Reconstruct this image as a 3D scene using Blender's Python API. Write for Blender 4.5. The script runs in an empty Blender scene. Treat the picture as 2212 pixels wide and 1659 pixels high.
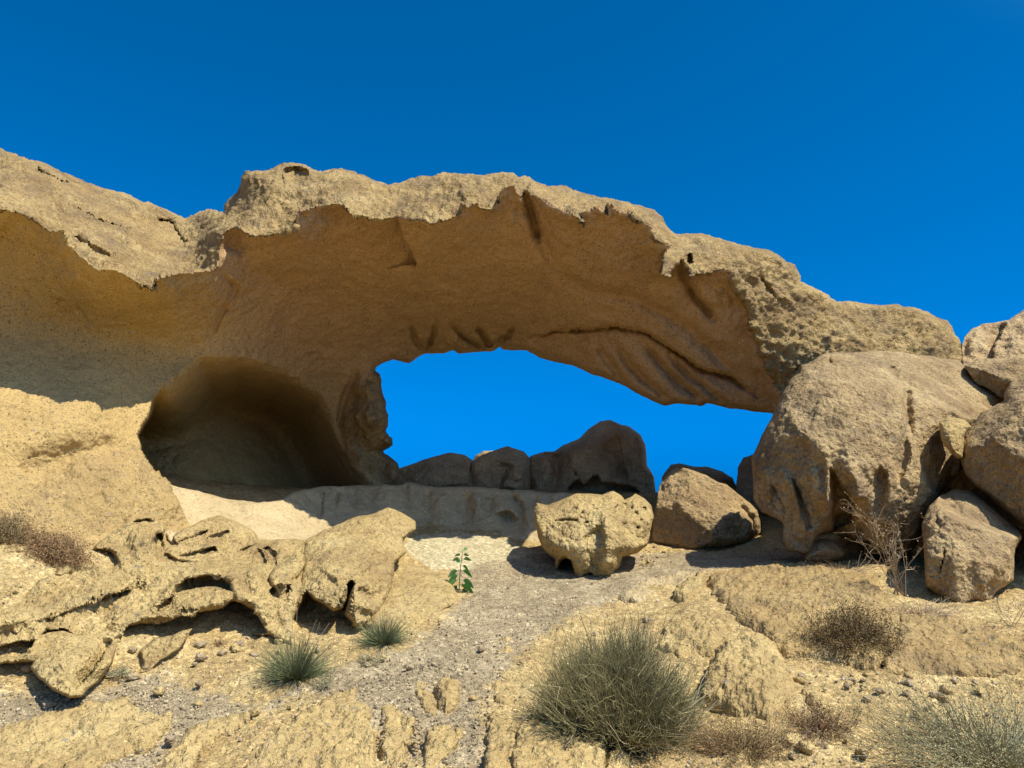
import bpy, math, random
import numpy as np
from math import radians, sin, cos, tan, pi
random.seed(7); rng = np.random.default_rng(7)
S = bpy.context.scene
# ------------------------------------------------------------ camera, sky, sun, exposure
F = 1609.0; PITCH = radians(8.5); EYE = np.array([0.0, 0.0, 1.6])      # photo measured in a 2212 x 1659 frame
cam = bpy.data.cameras.new("camera"); cam.sensor_width = 36; cam.sensor_fit = 'HORIZONTAL'
cam.lens = 36*F/2212; cam.clip_start = 0.05; cam.clip_end = 20000
co = bpy.data.objects.new("camera", cam); S.collection.objects.link(co)
co.location = EYE; co.rotation_euler = (radians(90)+PITCH, 0, 0); S.camera = co
SUN = np.array([0.46, -0.29, 0.84]); SUN /= np.linalg.norm(SUN)
SKY_RGB = (0.0, 0.31, 1.0)
SUN_EL = math.asin(SUN[2]); SUN_AZ = math.atan2(SUN[0], SUN[1])
W = bpy.data.worlds.new("World"); S.world = W; W.use_nodes = True
nt = W.node_tree; nt.nodes.clear()
sky = nt.nodes.new('ShaderNodeTexSky'); sky.sky_type = 'NISHITA'; sky.sun_disc = False
sky.sun_elevation = SUN_EL; sky.sun_rotation = SUN_AZ; sky.altitude = 0
sky.air_density = 1.0; sky.dust_density = 0.1; sky.ozone_density = 4.0
# the clear sky is deep azure away from the sun and pales towards it; extra brightness there is added as fill for shaded rock
sep = nt.nodes.new('ShaderNodeSeparateColor'); nt.links.new(sky.outputs[0], sep.inputs[0])
def wmath(op, a, c, cl=False):
    x = nt.nodes.new('ShaderNodeMath'); x.operation = op; x.use_clamp = cl
    for v, k in ((a, 0), (c, 1)):
        if isinstance(v, (int, float)): x.inputs[k].default_value = v
        else: nt.links.new(v, x.inputs[k])
    return x.outputs[0]
com = nt.nodes.new('ShaderNodeCombineColor')
nt.links.new(wmath('MULTIPLY', sep.outputs[2], SKY_RGB[0]), com.inputs[0]); nt.links.new(wmath('MULTIPLY', sep.outputs[2], SKY_RGB[1]), com.inputs[1]); nt.links.new(wmath('MULTIPLY', sep.outputs[2], SKY_RGB[2]), com.inputs[2])
wtc = nt.nodes.new('ShaderNodeTexCoord'); dt = nt.nodes.new('ShaderNodeVectorMath'); dt.operation = 'DOT_PRODUCT'
nt.links.new(wtc.outputs['Generated'], dt.inputs[0]); dt.inputs[1].default_value = tuple(float(v) for v in SUN)
mr = nt.nodes.new('ShaderNodeMapRange'); mr.interpolation_type = 'SMOOTHSTEP'; nt.links.new(dt.outputs['Value'], mr.inputs[0]); mr.inputs[1].default_value = 0.42; mr.inputs[2].default_value = 0.95
wm = nt.nodes.new('ShaderNodeMix'); wm.data_type = 'RGBA'; nt.links.new(mr.outputs[0], wm.inputs[0]); nt.links.new(com.outputs[0], wm.inputs[6]); vm = nt.nodes.new('ShaderNodeVectorMath'); vm.operation = 'SCALE'; vm.inputs[3].default_value = 2.4; nt.links.new(sky.outputs[0], vm.inputs[0]); nt.links.new(vm.outputs[0], wm.inputs[7])
bg = nt.nodes.new('ShaderNodeBackground'); bg.inputs['Strength'].default_value = 0.099
ow = nt.nodes.new('ShaderNodeOutputWorld')
nt.links.new(wm.outputs[2], bg.inputs[0]); nt.links.new(bg.outputs[0], ow.inputs[0])
sl = bpy.data.lights.new("sun", 'SUN'); sl.energy = 5.0; sl.angle = radians(0.5); sl.color = (1.0, 0.95, 0.85)
so = bpy.data.objects.new("sun", sl); S.collection.objects.link(so)
from mathutils import Vector
so.rotation_euler = Vector(SUN).to_track_quat('Z', 'Y').to_euler()
S.view_settings.view_transform = 'Standard'; S.view_settings.look = 'None'
S.view_settings.exposure = 0.36; S.view_settings.gamma = 1.0
S.cycles.max_bounces = 8; S.cycles.diffuse_bounces = 5

# ------------------------------------------------------------ numeric helpers
def ray(x, y):
    x = np.asarray(x, float); y = np.asarray(y, float)
    u = (x-1106)/F; v = (829.5-y)/F
    dy = cos(PITCH)-v*sin(PITCH); dz = sin(PITCH)+v*cos(PITCH)
    return u/dy, dz/dy
def pt(x, y, D):
    rx, rz = ray(x, y); D = np.asarray(D, float)
    return np.stack([rx*D, D+0*rx, EYE[2]+rz*D], -1)
_g = rng.normal(size=(256, 3)); _g /= np.linalg.norm(_g, axis=1)[:, None]
_g = _g.astype(np.float32)
_p = rng.permutation(256); _p = np.concatenate([_p]*3)
def perlin(P):
    P = np.asarray(P, np.float32); I = np.floor(P).astype(np.int64); f = P-I; I &= 255
    w = f*f*f*(f*(f*6-15)+10); r = 0
    for a in (0, 1):
        wa = w[:, 0] if a else 1-w[:, 0]; ha = _p[(I[:, 0]+a) & 255]
        for b in (0, 1):
            wb = w[:, 1] if b else 1-w[:, 1]; hb = _p[(ha+I[:, 1]+b) & 255]
            for c in (0, 1):
                wc = w[:, 2] if c else 1-w[:, 2]; h = _p[(hb+I[:, 2]+c) & 255]
                g = _g[h]
                r = r+wa*wb*wc*(g[:, 0]*(f[:, 0]-a)+g[:, 1]*(f[:, 1]-b)+g[:, 2]*(f[:, 2]-c))
    return r*1.5
def fbm(P, o=4, lac=2.03, g=0.5):
    r = 0; a = 1.0; P = np.asarray(P)
    for i in range(o):
        r = r+a*perlin(P+17.3*i); P = P*lac; a *= g
    return r
def ridged(P, o=3):
    r = 0; a = 1.0; P = np.asarray(P)
    for i in range(o):
        r = r+a*(1-2*np.abs(perlin(P+9.1*i))); P = P*2.1; a *= 0.5
    return r-0.9
def sstep(a, b, x):
    t = np.clip((x-a)/(b-a), 0, 1); return t*t*(3-2*t)
def tps_fit(XY, V, lam=1e-3):
    n = len(XY); d = np.linalg.norm(XY[:, None]-XY[None], axis=2)
    K = np.where(d > 0, d*d*np.log(d+1e-12), 0)+lam*np.eye(n)
    Pm = np.hstack([np.ones((n, 1)), XY]); A = np.zeros((n+3, n+3)); A[:n, :n] = K; A[:n, n:] = Pm; A[n:, :n] = Pm.T
    w = np.linalg.solve(A, np.concatenate([V, np.zeros(3)])); return XY, w
def tps_eval(m, Q):
    XY, w = m; n = len(XY); out = np.empty(len(Q))
    for s in range(0, len(Q), 20000):
        q = Q[s:s+20000]; d2 = ((q[:, None]-XY[None])**2).sum(2)
        out[s:s+20000] = (0.5*d2*np.log(d2+1e-20))@w[:n]+w[n]+q@w[n+1:]
    return out
def inside(Q, poly):
    x, y = Q[:, 0], Q[:, 1]; r = np.zeros(len(Q), bool); n = len(poly)
    for i in range(n):
        x1, y1 = poly[i]; x2, y2 = poly[(i+1) % n]
        if y1 == y2: continue
        c = (y1 > y) != (y2 > y)
        r ^= c & (x < (x2-x1)*(y-y1)/(y2-y1)+x1)
    return r
def dist_poly(Q, poly, closed=True):
    """distance, nearest point and signed side to a polyline"""
    global LAST_T
    tt = np.zeros(len(Q)); seg = np.hypot(*np.diff(np.vstack([np.asarray(poly, float), np.asarray(poly, float)[:1]]), axis=0).T); cum = np.concatenate([[0], np.cumsum(seg)]); tot = cum[len(poly)-1] if not closed else cum[-1]
    best = np.full(len(Q), 1e18); near = np.zeros((len(Q), 2)); side = np.zeros(len(Q))
    n = len(poly); m = n if closed else n-1
    for i in range(m):
        a = np.array(poly[i], float); b = np.array(poly[(i+1) % n], float); ab = b-a; L = (ab**2).sum()
        if L < 1e-9: continue
        t = np.clip(((Q-a)@ab)/L, 0, 1); p = a+t[:, None]*ab; d = ((Q-p)**2).sum(1); k = d < best
        best[k] = d[k]; near[k] = p[k]; tt[k] = (cum[i]+t[k]*seg[i])/max(tot, 1e-6)
        side[k] = np.sign(ab[0]*(Q[k, 1]-a[1])-ab[1]*(Q[k, 0]-a[0]))
    LAST_T = tt
    return np.sqrt(best), near, side
def roughen(poly, jit=2.0, seg=7.0, closed=True, keep=None):
    out = []; n = len(poly); m = n if closed else n-1; acc = rng.uniform(0, 1000)
    for i in range(m):
        a = np.array(poly[i], float); b = np.array(poly[(i+1) % n], float); L = np.hypot(*(b-a)); k = max(1, int(L/seg))
        nrm = np.array([-(b-a)[1], (b-a)[0]])/max(L, 1e-6)
        for j in range(k):
            t = j/k; s = acc+L*t
            o = jit*fbm(np.array([[s/30, 0.5, 0.3]]), 4, g=0.6)[0] if jit else 0
            out.append(a+(b-a)*t+nrm*o)
        acc += L
    if not closed: out.append(np.array(poly[-1], float))
    return np.array(out)

# ------------------------------------------------------------ terrain heights (control points: pixel x, y, distance)
GC = [(1100,1700,4.0),(600,1700,4.1),(100,1700,4.2),(1600,1700,4.1),(2150,1700,4.1),
      (1100,1600,4.55),(500,1600,4.7),(0,1600,4.75),(1500,1600,4.6),(2212,1600,4.5),(1900,1600,4.5),
      (1050,1500,5.3),(650,1500,5.3),(250,1500,5.4),(-40,1480,5.4),(1450,1500,5.3),(1800,1500,5.1),(2212,1480,5.2),
      (1050,1400,6.3),(700,1400,6.2),(420,1400,6.1),(200,1400,5.9),(-20,1380,5.8),(1350,1400,6.2),(1650,1400,5.9),(2000,1400,5.8),(2212,1400,5.7),
      (1080,1310,7.4),(1350,1310,7.4),(1600,1310,7.0),(1850,1310,6.8),(2100,1330,6.5),(2300,1350,6.4),
      (600,1300,7.2),(300,1270,6.8),(0,1240,6.3),
      (1130,1250,8.8),(1300,1245,8.8),(1500,1235,8.9),(1700,1215,8.9),(1900,1215,8.7),(2100,1215,8.6),
      (1000,1190,10.2),(1200,1190,10.35),(1420,1187,10.9),(1560,1190,10.8),(1750,1170,10.4),
      (950,1150,11.3),(1120,1160,11.3),(800,1180,10.0),(640,1165,9.4),(480,1160,8.6),(350,1150,8.2),(200,1175,7.4),(0,1165,6.9),(-200,1165,6.7)]
wp = np.array([pt(a, b, c) for a, b, c in GC])
ext = np.array([[0,-2,-.1],[-4,0,.0],[4,0,0],[-6,3,.3],[6,3,.2],[0,2,.05],[-8,8,2.2],[8,9,1.3],[-9,5,1.4],[9,5,.6],
                [0,13.6,1.62],[3,13.2,1.5],[-2,14,1.62],[0,18,1.5],[6,18,1.3],[-6,18,1.6],[6,12,1.3],[-6,12,2.0],[10,14,1.2],[-10,14,1.8],[3,22,1.2],[-3,22,1.2]])
wp = np.vstack([wp, ext]); GM = tps_fit(wp[:, :2], wp[:, 2], 0.02)
TX = np.arange(-14, 14.01, 0.06); TY = np.arange(-3, 24.01, 0.06)
_q = np.stack(np.meshgrid(TX, TY), -1).reshape(-1, 2); TZ = tps_eval(GM, _q).reshape(len(TY), len(TX))
def gz(X, Y):
    X = np.asarray(X, float); Y = np.asarray(Y, float)
    fx = np.clip((X-TX[0])/0.06, 0, len(TX)-1.001); fy = np.clip((Y-TY[0])/0.06, 0, len(TY)-1.001)
    i = fx.astype(int); j = fy.astype(int); a = fx-i; b = fy-j
    z = TZ[j, i]*(1-a)*(1-b)+TZ[j, i+1]*a*(1-b)+TZ[j+1, i]*(1-a)*b+TZ[j+1, i+1]*a*b
    far = np.maximum.reduce([np.abs(X)-9, Y-18, -1-Y, 0*X]); w = sstep(0, 6, far)
    base = np.where(Y > 10, 1.1-0.004*np.clip(Y-20, 0, 400), 0.1)
    return z*(1-w)+base*w
def gD(x, y):
    """distance at which the sight line through a pixel meets the bare terrain"""
    x = np.atleast_1d(np.asarray(x, float)); y = np.atleast_1d(np.asarray(y, float)); rx, rz = ray(x, y)
    D = np.full(len(x), 3.0); done = np.zeros(len(x), bool); res = np.full(len(x), 20.0); d = 3.0
    while d < 20:
        hit = (~done) & (EYE[2]+rz*d < gz(rx*d, np.full(len(x), d)))
        res[hit] = d; done |= hit; d += 0.04
        if done.all(): break
    lo = res-0.04; hi = res.copy()
    for _ in range(8):
        mid = (lo+hi)/2; below = EYE[2]+rz*mid < gz(rx*mid, mid)
        hi = np.where(below, mid, hi); lo = np.where(below, lo, mid)
    return np.where(done, hi, 20.0)
def gp(x, y):
    return pt(x, y, gD(x, y)[0]).reshape(3)

# ------------------------------------------------------------ materials
def ramp(N, stops, interp='LINEAR'):
    r = N.new('ShaderNodeValToRGB'); r.color_ramp.interpolation = interp
    e = r.color_ramp.elements
    while len(e) > 1: e.remove(e[-1])
    e[0].position = stops[0][0]; e[0].color = (*stops[0][1], 1)
    for p, c in stops[1:]:
        k = e.new(p); k.color = (*c, 1)
    return r
def g3(v): return (v, v, v)
def rock_mat(name, dark, mid, light, smooth=(0.40, 0.27, 0.13), grey=(0.165, 0.118, 0.072), greyamt=0.6, pores=0.7, bump=1.0, sc=1.0, clast=0.5):
    m = bpy.data.materials.new(name); m.use_nodes = True; T = m.node_tree; N = T.nodes; L = T.links.new
    b = N['Principled BSDF']; b.inputs['Roughness'].default_value = 0.95; b.inputs['Specular IOR Level'].default_value = 0.1
    tc = N.new('ShaderNodeNewGeometry'); pos = tc.outputs['Position']
    def noise(s, d=4, r=0.6, dist=0.0):
        n = N.new('ShaderNodeTexNoise'); n.inputs['Scale'].default_value = s*sc; n.inputs['Detail'].default_value = d
        n.inputs['Roughness'].default_value = r; n.inputs['Distortion'].default_value = dist; L(pos, n.inputs['Vector']); return n.outputs['Fac']
    def mix(a, c, fac, mode='MIX'):
        x = N.new('ShaderNodeMix'); x.data_type = 'RGBA'; x.blend_type = mode
        for v, i in ((a, 6), (c, 7)):
            if isinstance(v, tuple): x.inputs[i].default_value = (*v, 1)
            else: L(v, x.inputs[i])
        if isinstance(fac, float): x.inputs[0].default_value = fac
        else: L(fac, x.inputs[0])
        return x.outputs[2]
    def math_(op, a, c=0.0, cl=False):
        x = N.new('ShaderNodeMath'); x.operation = op; x.use_clamp = cl
        for v, i in ((a, 0), (c, 1)):
            if isinstance(v, (int, float)): x.inputs[i].default_value = v
            else: L(v, x.inputs[i])
        return x.outputs[0]
    at = N.new('ShaderNodeAttribute'); at.attribute_name = 'rgh'; rgh = at.outputs['Fac']
    r1 = ramp(N, [(0.3, dark), (0.5, mid), (0.72, light)]); L(noise(1.7, 8, 0.62), r1.inputs[0])
    r2 = ramp(N, [(0.30, (0.46,0.41,0.37)), (0.45, g3(0.94)), (0.56, g3(1.08)), (0.70, g3(1.35))]); L(noise(24, 6, 0.75), r2.inputs[0])
    rough_c = mix(r1.outputs[0], r2.outputs[0], 1.0, 'MULTIPLY')
    # weathered grey crust in patches
    rg = ramp(N, [(0.47, g3(0)), (0.62, g3(1))]); L(noise(2.2, 9, 0.74, 0.4), rg.inputs[0])
    rough_c = mix(rough_c, grey, math_('MULTIPLY', rg.outputs[0], greyamt))
    r3 = ramp(N, [(0.3, tuple(0.82*c for c in smooth)), (0.7, tuple(1.12*c for c in smooth))]); L(noise(1.1, 6, 0.6), r3.inputs[0])
    r4 = ramp(N, [(0.3, g3(0.55)), (0.45, g3(0.98)), (0.7, g3(1.3))]); L(noise(45, 4, 0.75), r4.inputs[0])
    ai = N.new('ShaderNodeAttribute'); ai.attribute_name = 'orange_tint'  # orange tint of the smooth rock, weighted by position
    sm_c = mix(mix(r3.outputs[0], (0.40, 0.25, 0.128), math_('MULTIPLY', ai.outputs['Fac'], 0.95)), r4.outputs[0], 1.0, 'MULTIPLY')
    col = mix(sm_c, rough_c, rgh)
    pm = None
    for s, th, prob, cc in ((15, 0.17, 0.35, tuple(0.42*c for c in mid)), (34, 0.24, 0.45, tuple(0.30*c for c in mid)), (75, 0.30, 0.5, tuple(0.35*c for c in mid)), (17, 0.20, 0.35*clast, (0.17, 0.16, 0.145)), (8, 0.13, 0.30*clast, (0.20, 0.19, 0.17)), (21, 0.17, 0.25*clast, tuple(min(0.62, 1.35*c) for c in light))):
        v = N.new('ShaderNodeTexVoronoi'); v.inputs['Scale'].default_value = s*sc; v.inputs['Randomness'].default_value = 1.0
        nz = N.new('ShaderNodeTexNoise'); nz.inputs['Scale'].default_value = s*2.0; L(pos, nz.inputs['Vector'])
        ad = N.new('ShaderNodeVectorMath'); ad.operation = 'MULTIPLY_ADD'; L(nz.outputs['Color'], ad.inputs[0]); ad.inputs[1].default_value = g3(0.5/s); L(pos, ad.inputs[2])
        L(ad.outputs[0], v.inputs['Vector'])
        sx = N.new('ShaderNodeSeparateColor'); L(v.outputs['Color'], sx.inputs[0])
        pick = math_('LESS_THAN', sx.outputs[0], prob)
        size = math_('MULTIPLY', sx.outputs[1], th); size = math_('ADD', size, th*0.4)
        hit = math_('LESS_THAN', v.outputs['Distance'], size)
        k = math_('MULTIPLY', pick, hit); kk = math_('MULTIPLY', k, pores)
        col = mix(col, cc, kk)
        if pm is None and s == 34: pm = k
    L(col, b.inputs['Base Color'])
    h = math_('MULTIPLY', noise(8, 4, 0.6), 0.085)
    h2 = math_('MULTIPLY', noise(30, 3, 0.65), 0.026); h = math_('ADD', h, h2)
    amp = math_('ADD', math_('MULTIPLY', rgh, 0.72), 0.28)
    h = math_('MULTIPLY', h, amp)
    ck = None
    for cs, wd in ((1.1, 0.010), (2.7, 0.012)):
        c = math_('ABSOLUTE', math_('SUBTRACT', noise(cs, 7, 0.62, 0.6), 0.5)); c = math_('LESS_THAN', c, wd)
        mk = math_('GREATER_THAN', noise(cs*0.9+0.37, 2, 0.5), 0.56); c = math_('MULTIPLY', c, mk); ck = c if ck is None else math_('MAXIMUM', ck, c)
    ck = math_('MULTIPLY', ck, rgh); h = math_('SUBTRACT', h, math_('MULTIPLY', ck, 0.03))
    h = math_('SUBTRACT', h, math_('MULTIPLY', pm, 0.008))
    bp = N.new('ShaderNodeBump'); bp.inputs['Strength'].default_value = 1.0; bp.inputs['Distance'].default_value = bump
    L(h, bp.inputs['Height']); L(bp.outputs[0], b.inputs['Normal'])
    return m
M = {}
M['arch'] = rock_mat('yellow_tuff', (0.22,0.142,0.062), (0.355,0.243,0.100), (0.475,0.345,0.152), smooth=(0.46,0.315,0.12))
M['left'] = rock_mat('bright_yellow_tuff', (0.32,0.215,0.088), (0.44,0.315,0.128), (0.54,0.41,0.18), smooth=(0.46,0.33,0.14), greyamt=0.25, pores=0.7)
M['pale'] = rock_mat('pale_tuff', (0.38,0.28,0.14), (0.48,0.365,0.19), (0.58,0.46,0.26), smooth=(0.48,0.365,0.19), greyamt=0.05, pores=0.4)
M['right'] = rock_mat('brown_tuff', (0.26,0.17,0.082), (0.38,0.265,0.125), (0.50,0.37,0.18), smooth=(0.36,0.25,0.12), greyamt=0.5)
M['back'] = rock_mat('dark_brown_tuff', (0.38,0.255,0.125), (0.50,0.35,0.175), (0.58,0.43,0.225), greyamt=0.3, pores=0.5)
M['stone'] = rock_mat('grey_stone', (0.30,0.23,0.14), (0.44,0.34,0.20), (0.58,0.47,0.29), greyamt=0.2, pores=0.3, sc=2.0)

def ground_mat():
    m = bpy.data.materials.new('gravel_and_sand'); m.use_nodes = True; T = m.node_tree; N = T.nodes; L = T.links.new
    b = N['Principled BSDF']; b.inputs['Roughness'].default_value = 0.97; b.inputs['Specular IOR Level'].default_value = 0.08
    pos = N.new('ShaderNodeNewGeometry').outputs['Position']
    def noise(s, d=5, r=0.62):
        n = N.new('ShaderNodeTexNoise'); n.inputs['Scale'].default_value = s; n.inputs['Detail'].default_value = d; n.inputs['Roughness'].default_value = r
        L(pos, n.inputs['Vector']); return n.outputs['Fac']
    at = N.new('ShaderNodeAttribute'); at.attribute_name = 'gravel'
    ap = N.new('ShaderNodeAttribute'); ap.attribute_name = 'pale'
    def mix(a, c, fac, mode='MIX'):
        x = N.new('ShaderNodeMix'); x.data_type = 'RGBA'; x.blend_type = mode
        for v, i in ((a, 6), (c, 7)):
            if isinstance(v, tuple): x.inputs[i].default_value = (*v, 1)
            else: L(v, x.inputs[i])
        if isinstance(fac, float): x.inputs[0].default_value = fac
        else: L(fac, x.inputs[0])
        return x.outputs[2]
    rs = ramp(N, [(0.3, (0.33,0.22,0.09)), (0.5, (0.45,0.32,0.135)), (0.7, (0.55,0.415,0.19))]); L(noise(2.2, 9, 0.68), rs.inputs[0])
    rg = ramp(N, [(0.3, (0.25,0.19,0.108)), (0.52, (0.36,0.28,0.158)), (0.7, (0.45,0.36,0.21))]); L(noise(3.0, 9, 0.7), rg.inputs[0])
    nf = noise(6, 8, 0.75)
    add = N.new('ShaderNodeMath'); add.operation = 'ADD'; L(at.outputs['Fac'], add.inputs[0]); L(nf, add.inputs[1])
    rr = ramp(N, [(0.9, g3(0)), (1.0, g3(1))]); rr.color_ramp.elements[0].position = 0.86
    sub = N.new('ShaderNodeMath'); sub.operation = 'MULTIPLY'; L(add.outputs[0], sub.inputs[0]); sub.inputs[1].default_value = 0.9
    L(sub.outputs[0], rr.inputs[0])
    col = mix(rs.outputs[0], rg.outputs[0], rr.outputs[0])
    add2 = N.new('ShaderNodeMath'); add2.operation = 'ADD'; L(ap.outputs['Fac'], add2.inputs[0]); L(nf, add2.inputs[1])
    r5 = ramp(N, [(0.93, g3(0)), (0.99, g3(1))]); s5 = N.new('ShaderNodeMath'); s5.operation = 'MULTIPLY'; L(add2.outputs[0], s5.inputs[0]); s5.inputs[1].default_value = 0.9; L(s5.outputs[0], r5.inputs[0])
    col = mix(col, (0.52,0.435,0.245), r5.outputs[0])
    last = None
    for s in (28, 60, 120):
        v = N.new('ShaderNodeTexVoronoi'); v.inputs['Scale'].default_value = s; L(pos, v.inputs['Vector'])
        sx = N.new('ShaderNodeSeparateColor'); L(v.outputs['Color'], sx.inputs[0])
        r = ramp(N, [(0.0, g3(0.45)), (0.3, g3(0.8)), (0.7, g3(1.0)), (0.9, g3(1.35)), (1.0, g3(1.7))]); L(sx.outputs[0], r.inputs[0])
        col = mix(col, mix(col, r.outputs[0], 1.0, 'MULTIPLY'), 0.5)
        last = v if s == 60 else last
    L(col, b.inputs['Base Color'])
    a = N.new('ShaderNodeMath'); a.operation = 'MULTIPLY_ADD'; L(last.outputs['Distance'], a.inputs[0]); a.inputs[1].default_value = -0.30; L(noise(14, 5, 0.65), a.inputs[2])
    bp = N.new('ShaderNodeBump'); bp.inputs['Distance'].default_value = 0.03; bp.inputs['Strength'].default_value = 0.9
    L(a.outputs[0], bp.inputs['Height']); L(bp.outputs[0], b.inputs['Normal']); return m
M['ground'] = ground_mat()
def plant_mat(name, c1, c2, trans=0.2):
    m = bpy.data.materials.new(name); m.use_nodes = True; T = m.node_tree; N = T.nodes; L = T.links.new
    b = N['Principled BSDF']; b.inputs['Roughness'].default_value = 0.75; b.inputs['Specular IOR Level'].default_value = 0.2
    n = N.new('ShaderNodeTexNoise'); n.inputs['Scale'].default_value = 14; n.inputs['Detail'].default_value = 4; n.inputs['Roughness'].default_value = 0.7
    g = N.new('ShaderNodeNewGeometry'); L(g.outputs['Position'], n.inputs['Vector'])
    r = ramp(N, [(0.32, c1), (0.68, c2)]); L(n.outputs['Fac'], r.inputs[0])
    ad = N.new('ShaderNodeMix'); ad.data_type = 'RGBA'; ad.blend_type = 'MULTIPLY'; ad.inputs[0].default_value = 1.0
    r2 = ramp(N, [(0.0, g3(0.55)), (1.0, g3(1.45))]); L(g.outputs['Random Per Island'], r2.inputs[0])
    L(r.outputs[0], ad.inputs[6]); L(r2.outputs[0], ad.inputs[7]); L(ad.outputs[2], b.inputs['Base Color']); return m
M['olive'] = plant_mat('olive_twigs', (0.15,0.135,0.055), (0.34,0.29,0.135))
M['green'] = plant_mat('green_blades', (0.07,0.09,0.035), (0.19,0.20,0.09))
M['leaf'] = plant_mat('fresh_leaf', (0.08,0.19,0.05), (0.17,0.34,0.10))
M['stem'] = plant_mat('pale_stem', (0.14,0.19,0.07), (0.24,0.28,0.12))
M['dry'] = plant_mat('dry_tan_twigs', (0.34,0.24,0.13), (0.60,0.46,0.28))
M['rust'] = plant_mat('rusty_dry_leaves', (0.17,0.095,0.04), (0.36,0.23,0.11))
M['grey'] = plant_mat('grey_green_leaves', (0.20,0.185,0.095), (0.42,0.38,0.205))
M['dkolive'] = plant_mat('brown_olive_leaves', (0.09,0.06,0.02), (0.24,0.17,0.07))

# ------------------------------------------------------------ object helpers
def mesh_from(name, V, Fq, mat, attrs=None, smooth=True, tris=False):
    me = bpy.data.meshes.new(name); V = np.asarray(V, np.float32); Fq = np.asarray(Fq, np.int32); k = Fq.shape[1]
    me.vertices.add(len(V)); me.vertices.foreach_set('co', V.ravel())
    me.loops.add(Fq.size); me.loops.foreach_set('vertex_index', Fq.ravel())
    me.polygons.add(len(Fq)); me.polygons.foreach_set('loop_start', np.arange(0, Fq.size, k, dtype=np.int32))
    me.polygons.foreach_set('use_smooth', np.full(len(Fq), smooth))
    me.update(calc_edges=True); me.materials.append(mat)
    for a, v in (attrs or {}).items():
        at = me.attributes.new(a, 'FLOAT', 'POINT'); at.data.foreach_set('value', np.asarray(v, np.float32))
    return me
def link(name, me, parent=None, loc=None):
    o = bpy.data.objects.new(name, me); S.collection.objects.link(o)
    if loc is not None: o.location = loc
    if parent: o.parent = parent
    return o
def tag(o, label=None, cat=None, group=None, kind=None):
    for k, v in (('label', label), ('category', cat), ('group', group), ('kind', kind)):
        if v: o[k] = v
    return o
def normals(me):
    n = np.empty(len(me.vertices)*3, np.float32); me.vertex_normals.foreach_get('vector', n); return n.reshape(-1, 3)
def rock_noise(P, a, sc=1.0, seed=0.0):
    """coarse, medium, fine weathering of a tuff surface, metres along the normal"""
    Q = P+seed
    B = np.stack([Q[:, 0]*0.9+Q[:, 2]*0.35, Q[:, 1]*0.9, (Q[:, 2]+0.35*Q[:, 0]-0.2*Q[:, 1])*6.5], 1)*sc   # bedding of the ash layers
    h = a[0]*fbm(Q*0.9*sc, 3)+a[1]*(0.45*ridged(Q*2.6*sc+4, 3)+0.8*fbm(Q*3.7*sc, 4, g=0.6))+a[2]*(0.9*fbm(Q*9*sc, 3, g=0.65)+0.35*ridged(Q*13*sc, 2)+0.9*fbm(B, 3))+a[3]*fbm(Q*30*sc, 3, g=0.7)
    return h
def grid_cells(outline, step):
    x0, y0 = outline.min(0)-step; x1, y1 = outline.max(0)+step
    xs = np.arange(x0, x1+step, step); ys = np.arange(y0, y1+step, step); nx, ny = len(xs), len(ys)
    cx, cy = np.meshgrid((xs[:-1]+xs[1:])/2, (ys[:-1]+ys[1:])/2)
    ins = inside(np.stack([cx.ravel(), cy.ravel()], 1), outline).reshape(ny-1, nx-1)
    # remove cells touching only by corners is not needed; index used vertices
    j, i = np.nonzero(ins); v00 = j*nx+i; quads = np.stack([v00, v00+1, v00+nx+1, v00+nx], 1)
    used, inv = np.unique(quads, return_inverse=True); quads = inv.reshape(-1, 4)
    Q = np.stack([xs[used % nx], ys[used//nx]], 1)
    pad = np.zeros((ny+1, nx+1), bool); pad[1:-1, 1:-1] = ins
    cnt = pad[:-1, :-1].astype(int)+pad[1:, :-1]+pad[:-1, 1:]+pad[1:, 1:]
    bd = cnt.ravel()[used] < 4
    return Q, quads, bd
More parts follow.
